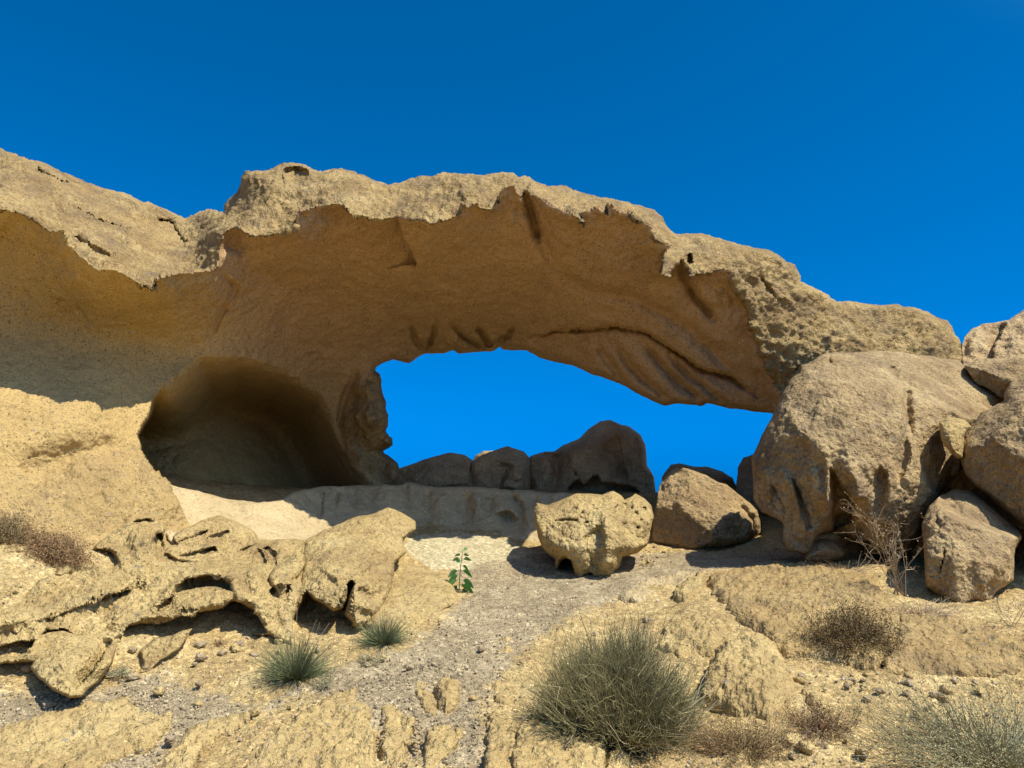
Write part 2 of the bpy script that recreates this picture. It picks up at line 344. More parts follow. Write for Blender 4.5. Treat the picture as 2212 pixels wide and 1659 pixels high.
def relief(name, outline, ctrl, mat, step=3.0, edge=(30, 0.35), thick=1.2, holes=(), folds=(), bumps=(), amp=(0.05,0.03,0.015,0.006), nsc=1.0,
           jit=2.0, rgh=1.0, upper=None, seed=0.0, rghf=None, lam=1.0, backw=None, parent=None, orange_tint=None, facets=0, fcap=0.35, crust=0.0):
    """closed rock: front surface set by distance controls, rounded rims, separate back surface"""
    ol = roughen(outline, jit)
    Q, quads, bd = grid_cells(ol, step)
    d, near, _ = dist_poly(Q, ol); Q[bd] = near[bd]; d[bd] = 0
    def fit(c):
        pts = np.array([(a[0], a[1]) for a in c], float)/100
        val = np.array([(gD(a[0], a[1])[0]+(a[3] if len(a) > 3 else 0)) if a[2] is None else a[2] for a in c])
        return tps_fit(pts, val, 1e-3*lam)
    D = tps_eval(fit(ctrl), Q/100)
    R = np.full(len(Q), float(rgh))
    if upper:
        up_poly, up_ctrl, stepd, rlow = upper
        up_poly = roughen(up_poly, 5.0, 7)
        U = tps_eval(fit(up_ctrl), Q/100); iu = inside(Q, up_poly); du, _, _ = dist_poly(Q, up_poly)
        sv = stepd*np.clip(1+1.6*fbm(np.stack([Q[:, 0]/70, Q[:, 1]/70, Q[:, 0]*0], 1), 3), 0.1, 3)
        D = np.where(iu, U+0.07*np.exp(-du/11), D+0.07*np.exp(-du/5)+(stepd+(sv-stepd)*np.exp(-du/45))*(1-np.exp(-du/9)))
        R = np.where(iu, 1.0, rlow+(1-rlow)*0.0)
    if facets:      # fracture faces: planes that slice bulges off the rock
        rx, rz = ray(Q[:, 0], Q[:, 1]); r3 = np.stack([rx, 1+0*rx, rz], 1); P0 = EYE+r3*D[:, None]
        w0, R0 = edge; t0 = np.clip(1-d/w0, 0, 1); P0 = EYE+r3*(D+R0*(1-np.sqrt(np.clip(1-t0*t0, 0, 1))))[:, None]; c = P0.mean(0); ew = 1.0
        for _k in range(facets):
            v = np.array([rng.normal()*0.9, -0.9, rng.normal()*0.8+0.15]); v /= np.linalg.norm(v)
            sv = (P0-c)@v; th = np.quantile(sv, rng.uniform(0.72, 0.92)); rv = r3@v; Dn = (th+(c-EYE)@v)/np.where(np.abs(rv) < 0.15, -0.15, rv)
            add = np.where(sv > th, np.clip(Dn-(P0[:, 1]), 0, fcap), 0)*ew; D = D+add; P0 = P0+r3*add[:, None]
    for (px, py, rx_, ry_, an, am) in bumps:
        c, s = cos(radians(an)), sin(radians(an)); dx = Q[:, 0]-px; dy = Q[:, 1]-py
        a = (dx*c+dy*s)/rx_; b = (-dx*s+dy*c)/ry_; D = D-am*np.exp(-(a*a+b*b))
    for h in holes:
        poly, d0, d1, soft = h[:4]; pp = roughen(poly, 2.0 if soft < 25 else 0, 6); ih = inside(Q, pp); dh, _, _ = dist_poly(Q, pp)
        wt = sstep(0, soft, dh)
        if len(h) > 4:
            d2, _, _ = dist_poly(Q, h[4], closed=False); wt = wt*sstep(0, h[5], d2)
        t = np.clip((Q[:, 1]-pp[:, 1].min())/(np.ptp(pp[:, 1])+1e-6), 0, 1)
        D = D+np.where(ih, (d0+(d1-d0)*t)*wt, 0)
    for (line, w, am, two) in folds:
        pl = roughen(line, 2.5, 6, closed=False); df, _, sd = dist_poly(Q, pl, closed=False)
        tp = sstep(0, 0.16, LAST_T)*sstep(1, 0.84, LAST_T)
        if two: D = D+am*np.exp(-(df/w)**2)*(0.35+0.65*tp)
        else: D = D+np.where(sd > 0, am*np.exp(-df/w), 0)*tp
    w, Rr = edge; t = np.clip(1-d/w, 0, 1); Df = D+Rr*(1-np.sqrt(np.clip(1-t*t, 0, 1)))
    bw = backw or w*1.5; tb = np.clip(1-d/bw, 0, 1)
    Db = Df+thick*np.sqrt(np.clip(1-tb*tb, 0, 1))+0.0
    ni = np.nonzero(~bd)[0]; idx = np.arange(len(Q)); idx[ni] = len(Q)+np.arange(len(ni))
    V = np.vstack([pt(Q[:, 0], Q[:, 1], Df), pt(Q[ni, 0], Q[ni, 1], Db[ni])])
    bq = idx[quads][:, ::-1]
    FF = np.vstack([quads, bq])
    # a rim cell whose four corners all lie on the rim would be doubled: keep only the front one
    allb = bd[quads].all(1); FF = np.vstack([quads, bq[~allb]])
    if rghf is not None: R = rghf(Q, R)
    Rall = np.concatenate([R, R[ni]])
    base = np.array([V[:, 0].mean(), V[:, 1].mean(), V[:, 2].min()])
    at = {'rgh': Rall}
    if orange_tint is not None: I = orange_tint(Q); at['orange_tint'] = np.concatenate([I, I[ni]])
    me = mesh_from(name, V-base, FF[:, ::-1], mat, at)
    n = normals(me)
    vis = (n[:len(Q)]*(EYE-V[:len(Q)])).sum(1).mean()
    if vis < 0:
        me.flip_normals(); n = -n
    # fade displacement where the sheet folds edge-on so that rims stay crisp
    ef = 0.45+0.55*np.clip(np.concatenate([d, d[ni]])/14, 0, 1)
    vd = EYE-V; vd /= np.linalg.norm(vd, axis=1)[:, None]; ef = ef*np.clip(np.abs((n*vd).sum(1))*2.2, 0.12+crust*Rall, 1)
    V2 = V+n*(rock_noise(V, amp, nsc, seed)*(0.14+0.86*Rall)*ef)[:, None]
    me.vertices.foreach_set('co', (V2-base).astype(np.float32).ravel()); me.update()
    o = link(name, me, parent, base if parent is None else None)
    return o
def slab(name, outline, h, mat, step=2.8, w=10, amp=(0.0,0.028,0.024,0.010), nsc=1.0, jit=4.0, rgh=0.8, seed=0.0, dome=0.0, holes=(), tilt=(0, 0)):
    """rock slab or mound lying on the slope: its outline on the ground, its top raised by h metres"""
    ol = roughen(outline, jit); Q, quads, bd = grid_cells(ol, step)
    d, near, _ = dist_poly(Q, ol); Q[bd] = near[bd]; d[bd] = 0
    P = pt(Q[:, 0], Q[:, 1], gD(Q[:, 0], Q[:, 1])); t = np.clip(1-d/w, 0, 1)
    prof = np.sqrt(np.clip(1-t*t, 0, 1)); H = h*prof+dome*sstep(0, 1, d/max(d.max(), 1))
    c0 = P.mean(0); H = H+(tilt[0]*(P[:, 0]-c0[0])+tilt[1]*(P[:, 1]-c0[1]))*prof
    for (poly, dep, soft) in holes:
        pp = roughen(poly, 2, 6); ih = inside(Q, pp); dh, _, _ = dist_poly(Q, pp); H = H-np.where(ih, dep*sstep(0, soft, dh), 0)
    T = P.copy(); T[:, 2] += H-0.03
    ni = np.nonzero(~bd)[0]; idx = np.arange(len(Q)); idx[ni] = len(Q)+np.arange(len(ni)); B = P[ni].copy(); B[:, 2] -= 0.03+0.15*np.sqrt(np.clip(d[ni]/w, 0, 1))
    V = np.vstack([T, B]); bq = idx[quads][:, ::-1]; allb = bd[quads].all(1); FF = np.vstack([quads, bq[~allb]])
    base = np.array([V[:, 0].mean(), V[:, 1].mean(), V[:, 2].min()])
    me = mesh_from(name, V-base, FF[:, ::-1], mat, {'rgh': np.full(len(V), rgh)}); n = normals(me)
    if n[:len(Q), 2].mean() < 0: me.flip_normals(); n = -n
    V2 = V+n*(rock_noise(V, amp, nsc, seed)*np.clip(np.abs(n[:, 2])*1.6, 0.2, 1))[:, None]; me.vertices.foreach_set('co', (V2-base).astype(np.float32).ravel()); me.update()
    return link(name, me, None, base)

# ------------------------------------------------------------ ground sheet
def build_ground():
    u = np.concatenate([-np.geomspace(1300, 0.82, 26), np.linspace(-0.8, 0.8, 620), np.geomspace(0.82, 1300, 26)])
    y = np.concatenate([-np.geomspace(3500, 1, 20), np.linspace(-0.5, 2.8, 14), np.geomspace(2.9, 15, 520), np.geomspace(15.3, 4000, 60)])
    U, Y = np.meshgrid(u, y); X = U*np.maximum(Y, 2.5); X = X.ravel(); Yr = Y.ravel(); Z = gz(X, Yr)
    P = np.stack([X, Yr, Z], 1); m = (np.abs(X) < 14) & (Yr > -2) & (Yr < 20)
    grav, pale = masks(P)
    a = np.zeros(len(P)); a[m] = 0.045*fbm(P[m]*np.array([1.4, 1.4, 0]), 4)+0.016*ridged(P[m]*5, 3)*(1-0.6*grav[m])+0.006*fbm(P[m]*22, 3, g=0.7)
    P[:, 2] += a-0.01
    nx, ny = len(u), len(y); i = np.arange(nx-1)[None]+nx*np.arange(ny-1)[:, None]; i = i.ravel()
    me = mesh_from('ground', P, np.stack([i, i+1, i+nx+1, i+nx], 1), M['ground'], {'gravel': grav, 'pale': pale})
    tag(link('ground', me), kind='structure')
def to_px(P):
    d = P-EYE; fy = d[:, 1]*cos(PITCH)+d[:, 2]*sin(PITCH); up = -d[:, 1]*sin(PITCH)+d[:, 2]*cos(PITCH)
    fy = np.maximum(fy, 0.1); return np.stack([1106+F*d[:, 0]/fy, 829.5-F*up/fy], 1)
def masks(P):
    """where the trodden gravel path and the white pan lie on the terrain (plan-view outlines)"""
    def wpoly(px): return np.array([gp(a, b)[:2] for a, b in px])
    path = wpoly([(560,1520),(700,1440),(860,1400),(960,1330),(1010,1270),(960,1230),(1000,1215),(1180,1190),(1500,1190),(1700,1180),(1880,1195),(1760,1215),(1500,1240),(1330,1290),(1240,1330),(1130,1400),(1060,1500),(1050,1580),(1130,1660),(1050,1720),(850,1600),(780,1560),(660,1490),(440,1570),(200,1720),(-50,1720),(-50,1500),(200,1480),(350,1440)])
    pan = wpoly([(868,1180),(890,1150),(1000,1145),(1100,1165),(1190,1190),(1150,1205),(1060,1215),(1010,1230),(940,1228),(880,1205)])
    near = (P[:, 1] > 2) & (P[:, 1] < 16) & (np.abs(P[:, 0]) < 12)
    g = np.zeros(len(P)); p = np.zeros(len(P)); Q = P[near][:, :2]
    for poly, arr, wd in ((path, g, 0.35), (pan, p, 0.25)):
        d, _, _ = dist_poly(Q, poly); s = np.where(inside(Q, poly), d, -d); arr[near] = 0.5+0.5*np.clip(s/wd, -1, 1)
    return g, p
build_ground()

# ------------------------------------------------------------ the rock arch
SKYL = [(-420,190),(-200,245),(0,322),(90,352),(176,389),(270,421),(352,449),(401,472),(450,454),(485,458),(482,443),(492,431),(510,414),(520,382),(531,368),(570,371),(594,364),(612,349),(661,354),(686,368),
        (723,363),(761,370),(807,389),(839,400),(863,396),(902,384),(937,378),(955,370),(976,374),(1043,378),(1085,370),(1109,371),(1120,382),(1134,378),(1166,398),(1218,403),(1289,422),(1341,433),(1412,454),(1433,470),(1447,494),
        (1459,503),(1511,505),(1550,512),(1592,527),(1631,533),(1680,552),(1715,573),(1728,594),(1729,608),(1750,615),(1779,629),(1810,649),(1849,650),(1891,658),(1937,658),(1979,665),(2014,682),(2046,694),(2056,707),(2067,728),(2090,760)]
HID = [(2110,1100),(1760,1130),(1700,960),(1690,905)]
OPEN = [(1666,894),(1585,883),(1527,872),(1518,876),(1466,872),(1434,876),(1394,860),(1359,839),(1310,818),(1268,804),(1243,792),(1201,783),(1166,772),(1138,758),(1088,756),(1078,749),(1064,758),(1029,762),(990,763),(979,756),(958,763),
        (934,764),(916,765),(902,772),(883,785),(849,777),(825,785),(814,793),(811,800),(821,809),(826,841),(839,897),(837,932),(849,946),(849,964),(828,975),(846,989),(860,1003),(867,1045),(867,1080)]
BOT = [(600,1130),(440,1160),(385,1180),(200,1240),(-420,1240)]
LIP = [(-420,330),(-150,400),(0,452),(46,459),(70,477),(102,496),(137,498),(148,519),(169,551),(211,582),(250,579),(278,600),(316,614),(338,628),(331,607),(373,593),(422,589),(468,575),(478,523),(485,501),(506,494),(541,508),(612,507),(643,501),(640,460),(668,449),
       (691,443),(728,440),(758,468),(796,470),(818,475),(846,470),(902,475),(934,487),(955,475),(993,468),(1000,435),(1011,445),(1029,436),(1037,450),(1072,457),(1078,417),(1085,406),(1109,400),(1127,431),(1134,406),(1148,424),(1183,442),(1225,459),(1253,473),(1260,489),(1257,459),(1289,445),(1313,466),(1315,438),(1331,459),(1377,473),(1412,491),(1415,519),(1447,537),
       (1434,550),(1425,590),(1445,600),(1469,560),(1490,605),(1515,598),(1550,584),(1571,584),(1585,626),(1610,661),(1624,714),(1638,760),(1663,812),(1687,844),(1690,905),(1700,960),(1760,1130),(2110,1130)]
upoly = LIP+[(2300,1100),(2300,100),(-420,100)]
lipD = [(-420,340,6.6),(0,452,7.6),(100,496,7.7),(200,580,7.8),(330,618,8.1),(468,575,8.8),(485,501,8.9),(612,507,8.9),(728,440,9.1),(850,472,9.1),(950,480,9.1),(1037,450,9.2),(1148,424,9.4),(1260,470,9.4),(1377,473,9.6),(1447,540,9.9),(1550,584,10.3),(1610,661,10.8),(1663,812,11.2),(1690,880,11.3)]
uctrl = lipD+[(-420,190,8.8),(0,322,9.6),(176,389,10.6),(350,449,11.4),(401,472,11.6),(440,520,9.8),(485,458,10.4),(525,375,10.0),(620,352,10.1),(700,368,10.1),(839,400,10.0),(955,370,10.3),(1085,372,10.3),(1218,403,10.4),(1412,454,10.6),(1511,505,10.9),(1680,552,11.3),(1728,600,11.4),(1849,650,11.8),(1979,665,12.0),(2067,728,12.1),
               (1750,700,11.2),(1900,740,11.4),(1730,780,11.1),(2080,790,11.9),(1850,1000,11.0),(2100,1100,11.4),(250,500,8.9),(100,400,8.9)]
lctrl = lipD+[(-420,500,7.6),(-420,800,7.4),(-420,1240,5.6),
    (0,560,8.3),(0,680,8.55),(0,790,8.35),(0,850,7.95),(0,900,7.75),(0,1000,7.5),(0,1100,7.1),(0,1240,6.6),
    (150,680,8.8),(150,790,8.75),(150,840,8.4),(180,900,8.15),(150,1000,7.8),(200,1120,7.5),(200,1240,7.0),
    (300,720,9.3),(250,805,9.0),(340,835,9.4),(310,880,9.0),(285,940,8.6),(360,1045,8.35),(380,1130,8.1),(400,1180,8.0),
    (450,680,9.5),(420,770,9.9),(600,600,10.0),(600,700,10.8),(560,800,11.6),(700,800,12.2),
    (800,600,10.6),(800,700,11.8),(1000,560,10.3),(1000,650,11.3),(1200,560,10.2),(1200,660,11.3),(1400,640,10.7),(1400,740,11.4),(1540,720,11.1),(1560,820,11.6),
    (811,800,12.9),(900,772,13.0),(980,760,12.9),(1078,752,12.8),(1200,783,12.6),(1310,818,12.2),(1434,874,12.1),(1550,878,11.9),(1666,894,11.6),
    (740,900,13.0),(800,900,12.6),(850,1000,13.4),(800,1040,13.3),(867,1080,13.4),(650,920,13.4),(500,920,12.4),(400,900,11.6),(380,980,11.0),(480,1040,11.0),(600,1070,11.2),(720,1040,12.6),(600,1130,11.0)]
# the lower field is one smooth shell; the lit wall on the left stands in front of the cave along a sharp rim
CAVE = [(350,832),(330,860),(318,900),(296,940),(305,975),(325,1010),(365,1045),(400,1100),(440,1200),(900,1200),(900,900),(850,740),(600,640),(470,700)]
wall = [c for c in lctrl if not (c[0] >= 380 and c[1] >= 780 and c[0] < 700)]
wallctrl = [c for c in lctrl if c not in [] and not ((380 <= c[0] <= 870) and c[1] >= 780)]
wallctrl += [(450,850,9.5),(450,1000,9.0),(600,850,11.6),(740,900,13.0),(800,900,12.6),(850,1000,13.4),(867,1080,13.4),(600,1100,10.4)]
cavep = [(352,826),(330,860),(318,900),(296,940),(305,975),(325,1010),(365,1045),(400,1110),(440,1200),(870,1200),(830,1070),(790,1010),(745,930),(700,850),(620,795),(520,762),(430,765)]
caveh = [((350,828),(330,860),(318,900),(296,940),(305,975),(325,1010),(365,1045),(400,1110),(440,1200),(870,1200),(860,1050),(800,1045),(740,960),(730,880),(680,850),(600,820),(520,790),(440,790),(390,805))]
def arch_r(Q, R):
    # the foot of the left wall and the pillar are coarser than the smooth soffit
    a = sstep(930, 1060, Q[:, 1]+0.15*Q[:, 0])*sstep(430, 380, Q[:, 0])*0.6
    pil = np.array([(811,790),(785,808),(752,850),(730,915),(748,955),(770,1000),(812,1045),(880,1060),(880,780)]); dp, _, _ = dist_poly(Q, pil); b = np.where(inside(Q, pil), sstep(0, 12, dp), 0)*0.85
    c = np.exp(-((Q[:, 0]-1000)/160)**2-((Q[:, 1]-735)/28)**2)*0.5
    return np.clip(np.maximum(np.maximum(R, a), np.maximum(b, c)), 0, 1)
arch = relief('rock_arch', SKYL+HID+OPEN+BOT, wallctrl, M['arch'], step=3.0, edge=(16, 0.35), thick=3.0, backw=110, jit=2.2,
    upper=(upoly, uctrl, 0.16, 0.22), amp=(0.09,0.058,0.036,0.016), rghf=arch_r, lam=3, crust=0.5, orange_tint=lambda Q: sstep(300, 620, Q[:, 0]+0.6*(700-Q[:, 1]))*(1-0.75*sstep(720,960,Q[:,1])*sstep(900,700,Q[:,0])),
    holes=[(cavep, 4.8, 3.0, 8, [(352,826),(430,765),(520,762),(620,795),(700,850),(745,930),(790,1010),(830,1070)], 140), 
           ([(148,505),(170,508),(235,545),(248,556),(215,562),(180,545)], 0.25, 0.05, 8),
           ([(610,362),(640,356),(668,366),(664,382),(640,400),(625,385)], 0.35, 0.1, 8),
           ([(1482,548),(1492,545),(1498,562),(1492,572),(1484,565)], 0.35, 0.3, 6),
           ([(1712,780),(1728,782),(1726,800),(1714,806)], 0.4, 0.3, 6)],
    folds=[([(1145,470),(1160,500),(1180,540),(1200,580),(1240,610),(1280,630),(1330,635),(1400,660),(1470,700),(1540,760),(1600,830)], 14, 0.14, True),
           ([(20,1040),(123,1007),(151,989),(200,972),(246,966),(290,980)], 26, 0.08, True), ([(480,590),(510,622),(490,660),(470,700),(455,730)], 5, 0.10, True),
           ([(855,465),(872,515),(897,560),(900,580)], 38, 0.4, False), ([(1130,735),(1200,715),(1270,712),(1330,706),(1400,720),(1460,760),(1520,800),(1580,815),(1640,860)], 4, 0.14, True),
           ([(1130,405),(1150,470),(1165,520)], 8, 0.3, True),
           ([(1130,735),(1200,715),(1270,712),(1330,706),(1400,720),(1460,760),(1520,800),(1580,815),(1640,860)], 22, 0.28, False),
           ([(1330,740),(1360,790),(1400,830),(1450,870)], 9, 0.16, True), ([(1390,740),(1430,790),(1480,840),(1520,872)], 10, 0.2, True), ([(1290,745),(1320,790),(1350,830)], 8, 0.12, True),
           ([(1445,770),(1490,815),(1540,850),(1580,880)], 8, 0.15, True),
           ([(975,700),(1000,730),(1040,750),(1055,745)], 6, 0.28, True), ([(940,700),(935,730),(920,760)], 6, 0.23, True), ([(1030,705),(1055,740),(1070,750)], 6, 0.28, True), ([(1070,745),(1100,725),(1110,705)], 5, 0.23, True),
           ([(885,700),(900,740),(915,760)], 6, 0.19, True),
           ([(330,470),(370,475),(385,500),(400,520),(415,530)], 10, 0.25, False), ([(70,372),(150,400)], 6, 0.15, False), ([(150,440),(210,470),(300,500)], 6, 0.12, False),
           ([(1640,600),(1680,650)], 4, 0.15, True), ([(1480,560),(1478,600),(1500,640),(1540,690)], 9, 0.25, True),
           ([(770,800),(745,860),(730,920),(745,960)], 6, 0.15, True)],
    bumps=[(798,905,40,35,0,0.55),(790,840,26,30,0,0.3),(840,955,14,20,0,0.3),(855,1020,20,30,0,0.3),(110,1000,150,40,-12,-0.15)])
tag(arch, 'long tan rock arch spanning the blue opening, joined to the cliff on the left', 'rock arch')

# ------------------------------------------------------------ ledge under the arch
ledge = relief('rock_ledge', [(355,1040),(369,1049),(422,1059),(492,1077),(563,1087),(605,1080),(633,1063),(682,1052),(778,1048),(870,1047),(877,1042),(937,1050),(1025,1052),(1113,1058),(1166,1063),(1243,1066),(1310,1080),(1320,1180),
    (1160,1180),(1092,1168),(1043,1160),(960,1148),(898,1146),(890,1220),(560,1230),(380,1200),(340,1120)],
    [(355,1040,9.0),(369,1049,9.2),(492,1077,9.9),(563,1087,10.0),(605,1080,10.3),(682,1052,11.4),(778,1048,12.0),(870,1047,12.2),(1025,1052,12.3),(1166,1063,12.2),(1310,1080,12.0),
     (898,1138,None,0.02),(1021,1142,None,0.02),(1100,1160,None,0.02),(1250,1172,None,0.02),(960,1140,None,0.02),(700,1090,11.2),(700,1130,10.6),(600,1110,9.9),(600,1150,9.2),(450,1100,9.1),(450,1150,8.6),(560,1230,7.9),(380,1200,7.8),(850,1200,9.9),(780,1110,11.2),(820,1150,10.8)],
    M['pale'], step=2.6, edge=(5, 0.12), thick=2.6, backw=16, jit=2.6, rgh=0.45, amp=(0.06,0.06,0.02,0.009),
    folds=[([(698,1060),(694,1100),(688,1120)], 5, 0.12, True), ([(730,1062),(725,1100)], 5, 0.1, True), ([(1105,1068),(1125,1095),(1130,1140)], 8, 0.2, True), ([(1060,1075),(1055,1110)], 12, 0.12, True), ([(878,1045),(880,1090)], 6, 0.1, True), ([(960,1060),(958,1125)], 20, -0.12, True), ([(920,1058),(925,1120)], 10, 0.09, True), ([(1000,1062),(1004,1120)], 12, 0.10, True), ([(1030,1062),(1040,1130)], 16, -0.14, True), ([(800,1055),(806,1100)], 9, 0.07, True), ([(760,1055),(766,1095)], 9, 0.08, True), ([(1185,1070),(1190,1110)], 9, 0.1, True),([(1150,1075),(1160,1100),(1165,1140)], 8, 0.15, True)],
    holes=[([(1060,1105),(1100,1100),(1130,1125),(1140,1160),(1090,1152)], 0.3, 0.2, 14)])
tag(ledge, 'pale smooth rock ledge forming a low wall beneath the arch opening', 'rock ledge')

# ------------------------------------------------------------ boulders
def boulder(label, outline, ctrl, mat, cat='boulder', name='boulder', group=None, **k):
    k.setdefault('facets', 7)
    o = relief(name, outline, ctrl, mat, **k); tag(o, label, cat, group); return o
def plane_ctrl(outline, D, lean=0.0, side=0.0):
    """distance D at the foot of the outline, growing upwards by lean metres and to the right by side metres"""
    a = np.array(outline, float); x0, y0 = a.min(0); x1, y1 = a.max(0)
    return [(x, y, D+lean*(y1-y)/(y1-y0)+side*((x-x0)/(x1-x0)-0.5)) for x in (x0, (x0+x1)/2, x1) for y in (y0, (y0+y1)/2, y1)]
BA = (0.04,0.02,0.01,0.005)
A = [(850,1090),(855,1015),(916,992),(972,977),(1004,982),(1025,996),(1034,1052),(1034,1090)]
boulder('low rounded shaded boulder behind the ledge, leftmost of the row under the arch', A, plane_ctrl(A, 14.2, 0.25, -0.2), M['back'], step=2.2, edge=(40,0.7), thick=1.6, amp=BA, jit=1.2, bumps=[(950,1035,50,22,-10,0.25)])
A = [(1015,1090),(1019,998),(1040,982),(1064,975),(1095,963),(1131,975),(1145,989),(1146,1090)]
boulder('pointed shaded boulder behind the ledge, second in the row under the arch', A, plane_ctrl(A, 14.0, 0.25, 0.2), M['back'], step=2.2, edge=(28,0.5), thick=1.5, amp=BA, jit=1.2, folds=[([(1075,1000),(1100,1010),(1090,1050)], 5, 0.2, True)])
A = [(1020,1000),(1027,984),(1045,974),(1068,973),(1070,1010),(1025,1015)]
boulder('small sunlit rock peeping out behind the pointed shaded boulder', A, plane_ctrl(A, 17.5, 0.3), M['arch'], step=2, edge=(12,0.3), thick=0.8, amp=BA, jit=1.5)
for A, lb in (([(1087,1062),(1088,1041),(1096,1036),(1125,1037),(1132,1046),(1131,1062)], 'small square block at the foot of the pointed boulder, lower of two'), ([(1098,1037),(1100,1022),(1110,1017),(1124,1021),(1129,1035),(1122,1042)], 'small square block balanced above another beside the pointed boulder')):
    boulder(lb, A, plane_ctrl(A, 13.5, 0.1), M['back'], cat='rock', name='rock_block', step=1.8, edge=(9,0.14), thick=0.4, amp=(0.01,0.01,0.006,0.003), jit=0.8)
A = [(1134,1100),(1138,1020),(1145,985),(1176,975),(1197,975),(1218,961),(1250,947),(1271,926),(1296,910),(1320,907),(1359,922),(1384,940),(1394,961),(1398,1003),(1412,1031),(1416,1059),(1412,1110)]
boulder('tall dark domed boulder standing behind the ledge in the arch opening', A, plane_ctrl(A, 13.9, 0.3, 0.1), M['back'], step=2.4, edge=(60,1.0), thick=2.2, amp=(0.06,0.03,0.015,0.006), jit=1.5, nsc=0.9,
    folds=[([(1200,978),(1203,1020),(1195,1060)], 10, 0.3, True), ([(1330,930),(1345,980),(1355,1040)], 30, 0.25, False)],
    holes=[([(1225,1052),(1250,1032),(1262,1044),(1278,1024),(1295,1022),(1300,1038),(1340,1045),(1370,1050),(1385,1062),(1385,1085),(1225,1085)], 0.5, 0.4, 8), ([(1240,1018),(1245,1017),(1246,1028),(1241,1029)], 0.3, 0.3, 3)])
A = [(1425,1090),(1430,1030),(1450,1003),(1467,1000),(1500,1008),(1530,1008),(1560,1018),(1583,1032),(1592,1055),(1592,1100)]
boulder('dark boulder top showing just behind the rounded sunlit boulder', A, plane_ctrl(A, 13.0, 0.6), M['back'], step=2.4, edge=(30,0.5), thick=1.3, amp=BA, jit=1.5)
A = [(1590,1170),(1590,1050),(1594,1010),(1606,988),(1625,982),(1700,985),(1760,1010),(1770,1170)]
boulder('narrow dark rock behind the left edge of the huge fluted boulder', A, plane_ctrl(A, 12.2, 0.4), M['back'], step=2.4, edge=(20,0.4), thick=1.3, amp=BA, jit=1.5)

A = [(1405,1180),(1408,1150),(1412,1120),(1419,1077),(1423,1052),(1440,1024),(1455,1010),(1476,1009),(1487,1012),(1522,1026),(1568,1047),(1603,1073),(1638,1101),(1646,1130),(1643,1153),(1624,1170),(1575,1183),(1515,1190),(1434,1190)]
boulder('rounded tan boulder standing right of the pitted boulder under the arch', A,
    [(1405,1180,11.1),(1640,1150,11.1),(1515,1190,10.8),(1430,1060,11.05),(1470,1012,11.2),(1560,1047,11.2),(1640,1105,11.15),(1500,1100,11.0),(1560,1130,10.85),(1460,1150,10.9)], M['right'], step=2.2, edge=(26,0.4), thick=1.6,
    amp=(0.05,0.03,0.016,0.008), jit=1.8, folds=[([(1600,1090),(1625,1120),(1628,1150)], 6, 0.1, True)])

# the pitted boulder standing on stubby feet
A = [(1152,1124),(1152,1105),(1159,1087),(1183,1091),(1211,1080),(1243,1066),(1275,1065),(1300,1068),(1324,1061),(1341,1070),(1350,1082),(1373,1066),(1394,1077),(1408,1094),(1413,1119),(1405,1147),(1398,1179),(1377,1195),(1345,1203),(1338,1227),(1322,1240),(1296,1252),(1284,1246),(1278,1237),(1262,1240),(1250,1250),(1240,1245),(1238,1232),(1232,1210),(1222,1206),(1212,1212),(1206,1230),(1198,1229),(1200,1207),(1176,1189),(1162,1161)]
pit = []
for cx, cy, w_, h_ in [(1225,1124,28,5),(1258,1108,6,4),(1270,1112,4,3),(1268,1128,4,3),(1245,1100,4,3),(1290,1100,4,3),(1255,1118,5,3),(1365,1098,6,5),(1373,1110,7,6),(1392,1100,7,6),(1385,1124,8,5),(1378,1140,6,5),(1372,1150,4,4),(1352,1112,3,3),(1330,1096,4,3),(1305,1120,3,3),(1240,1140,3,3),(1281,1090,4,2),(1215,1110,4,3),(1350,1132,4,3)]:
    pit.append(([(cx-w_,cy),(cx-w_*.5,cy-h_),(cx+w_*.5,cy-h_),(cx+w_,cy),(cx+w_*.5,cy+h_),(cx-w_*.5,cy+h_)], 0.12, 0.04, 3.5))
boulder('yellow boulder riddled with small pits, standing on stubby feet above its own shadow', A,
    [(1152,1110,9.3),(1200,1095,9.45),(1280,1068,9.7),(1340,1075,9.6),(1400,1090,9.4),(1412,1130,9.1),(1250,1120,9.05),(1330,1110,9.05),(1290,1150,8.55),(1300,1180,8.45),(1220,1165,8.75),(1380,1160,8.85),(1200,1195,9.0),(1250,1215,8.75),(1300,1225,8.65),(1345,1200,8.9),(1296,1250,8.75),(1250,1248,8.85),(1203,1228,9.15),(1395,1185,9.1),(1170,1150,9.1)],
    M['left'], step=1.6, edge=(14,0.3), thick=1.3, amp=(0.03,0.035,0.018,0.008), nsc=1.2, facets=7, fcap=0.25, jit=2.5, holes=pit+[([(1254,1160),(1285,1132),(1302,1120),(1314,1158),(1304,1240),(1275,1232),(1250,1195)], 0.16, 0.05, 16)], rgh=1.0,
    folds=[([(1303,1116),(1316,1150),(1310,1200),(1300,1235)], 12, -0.10, True), ([(1350,1085),(1345,1110)], 7, 0.10, True)])

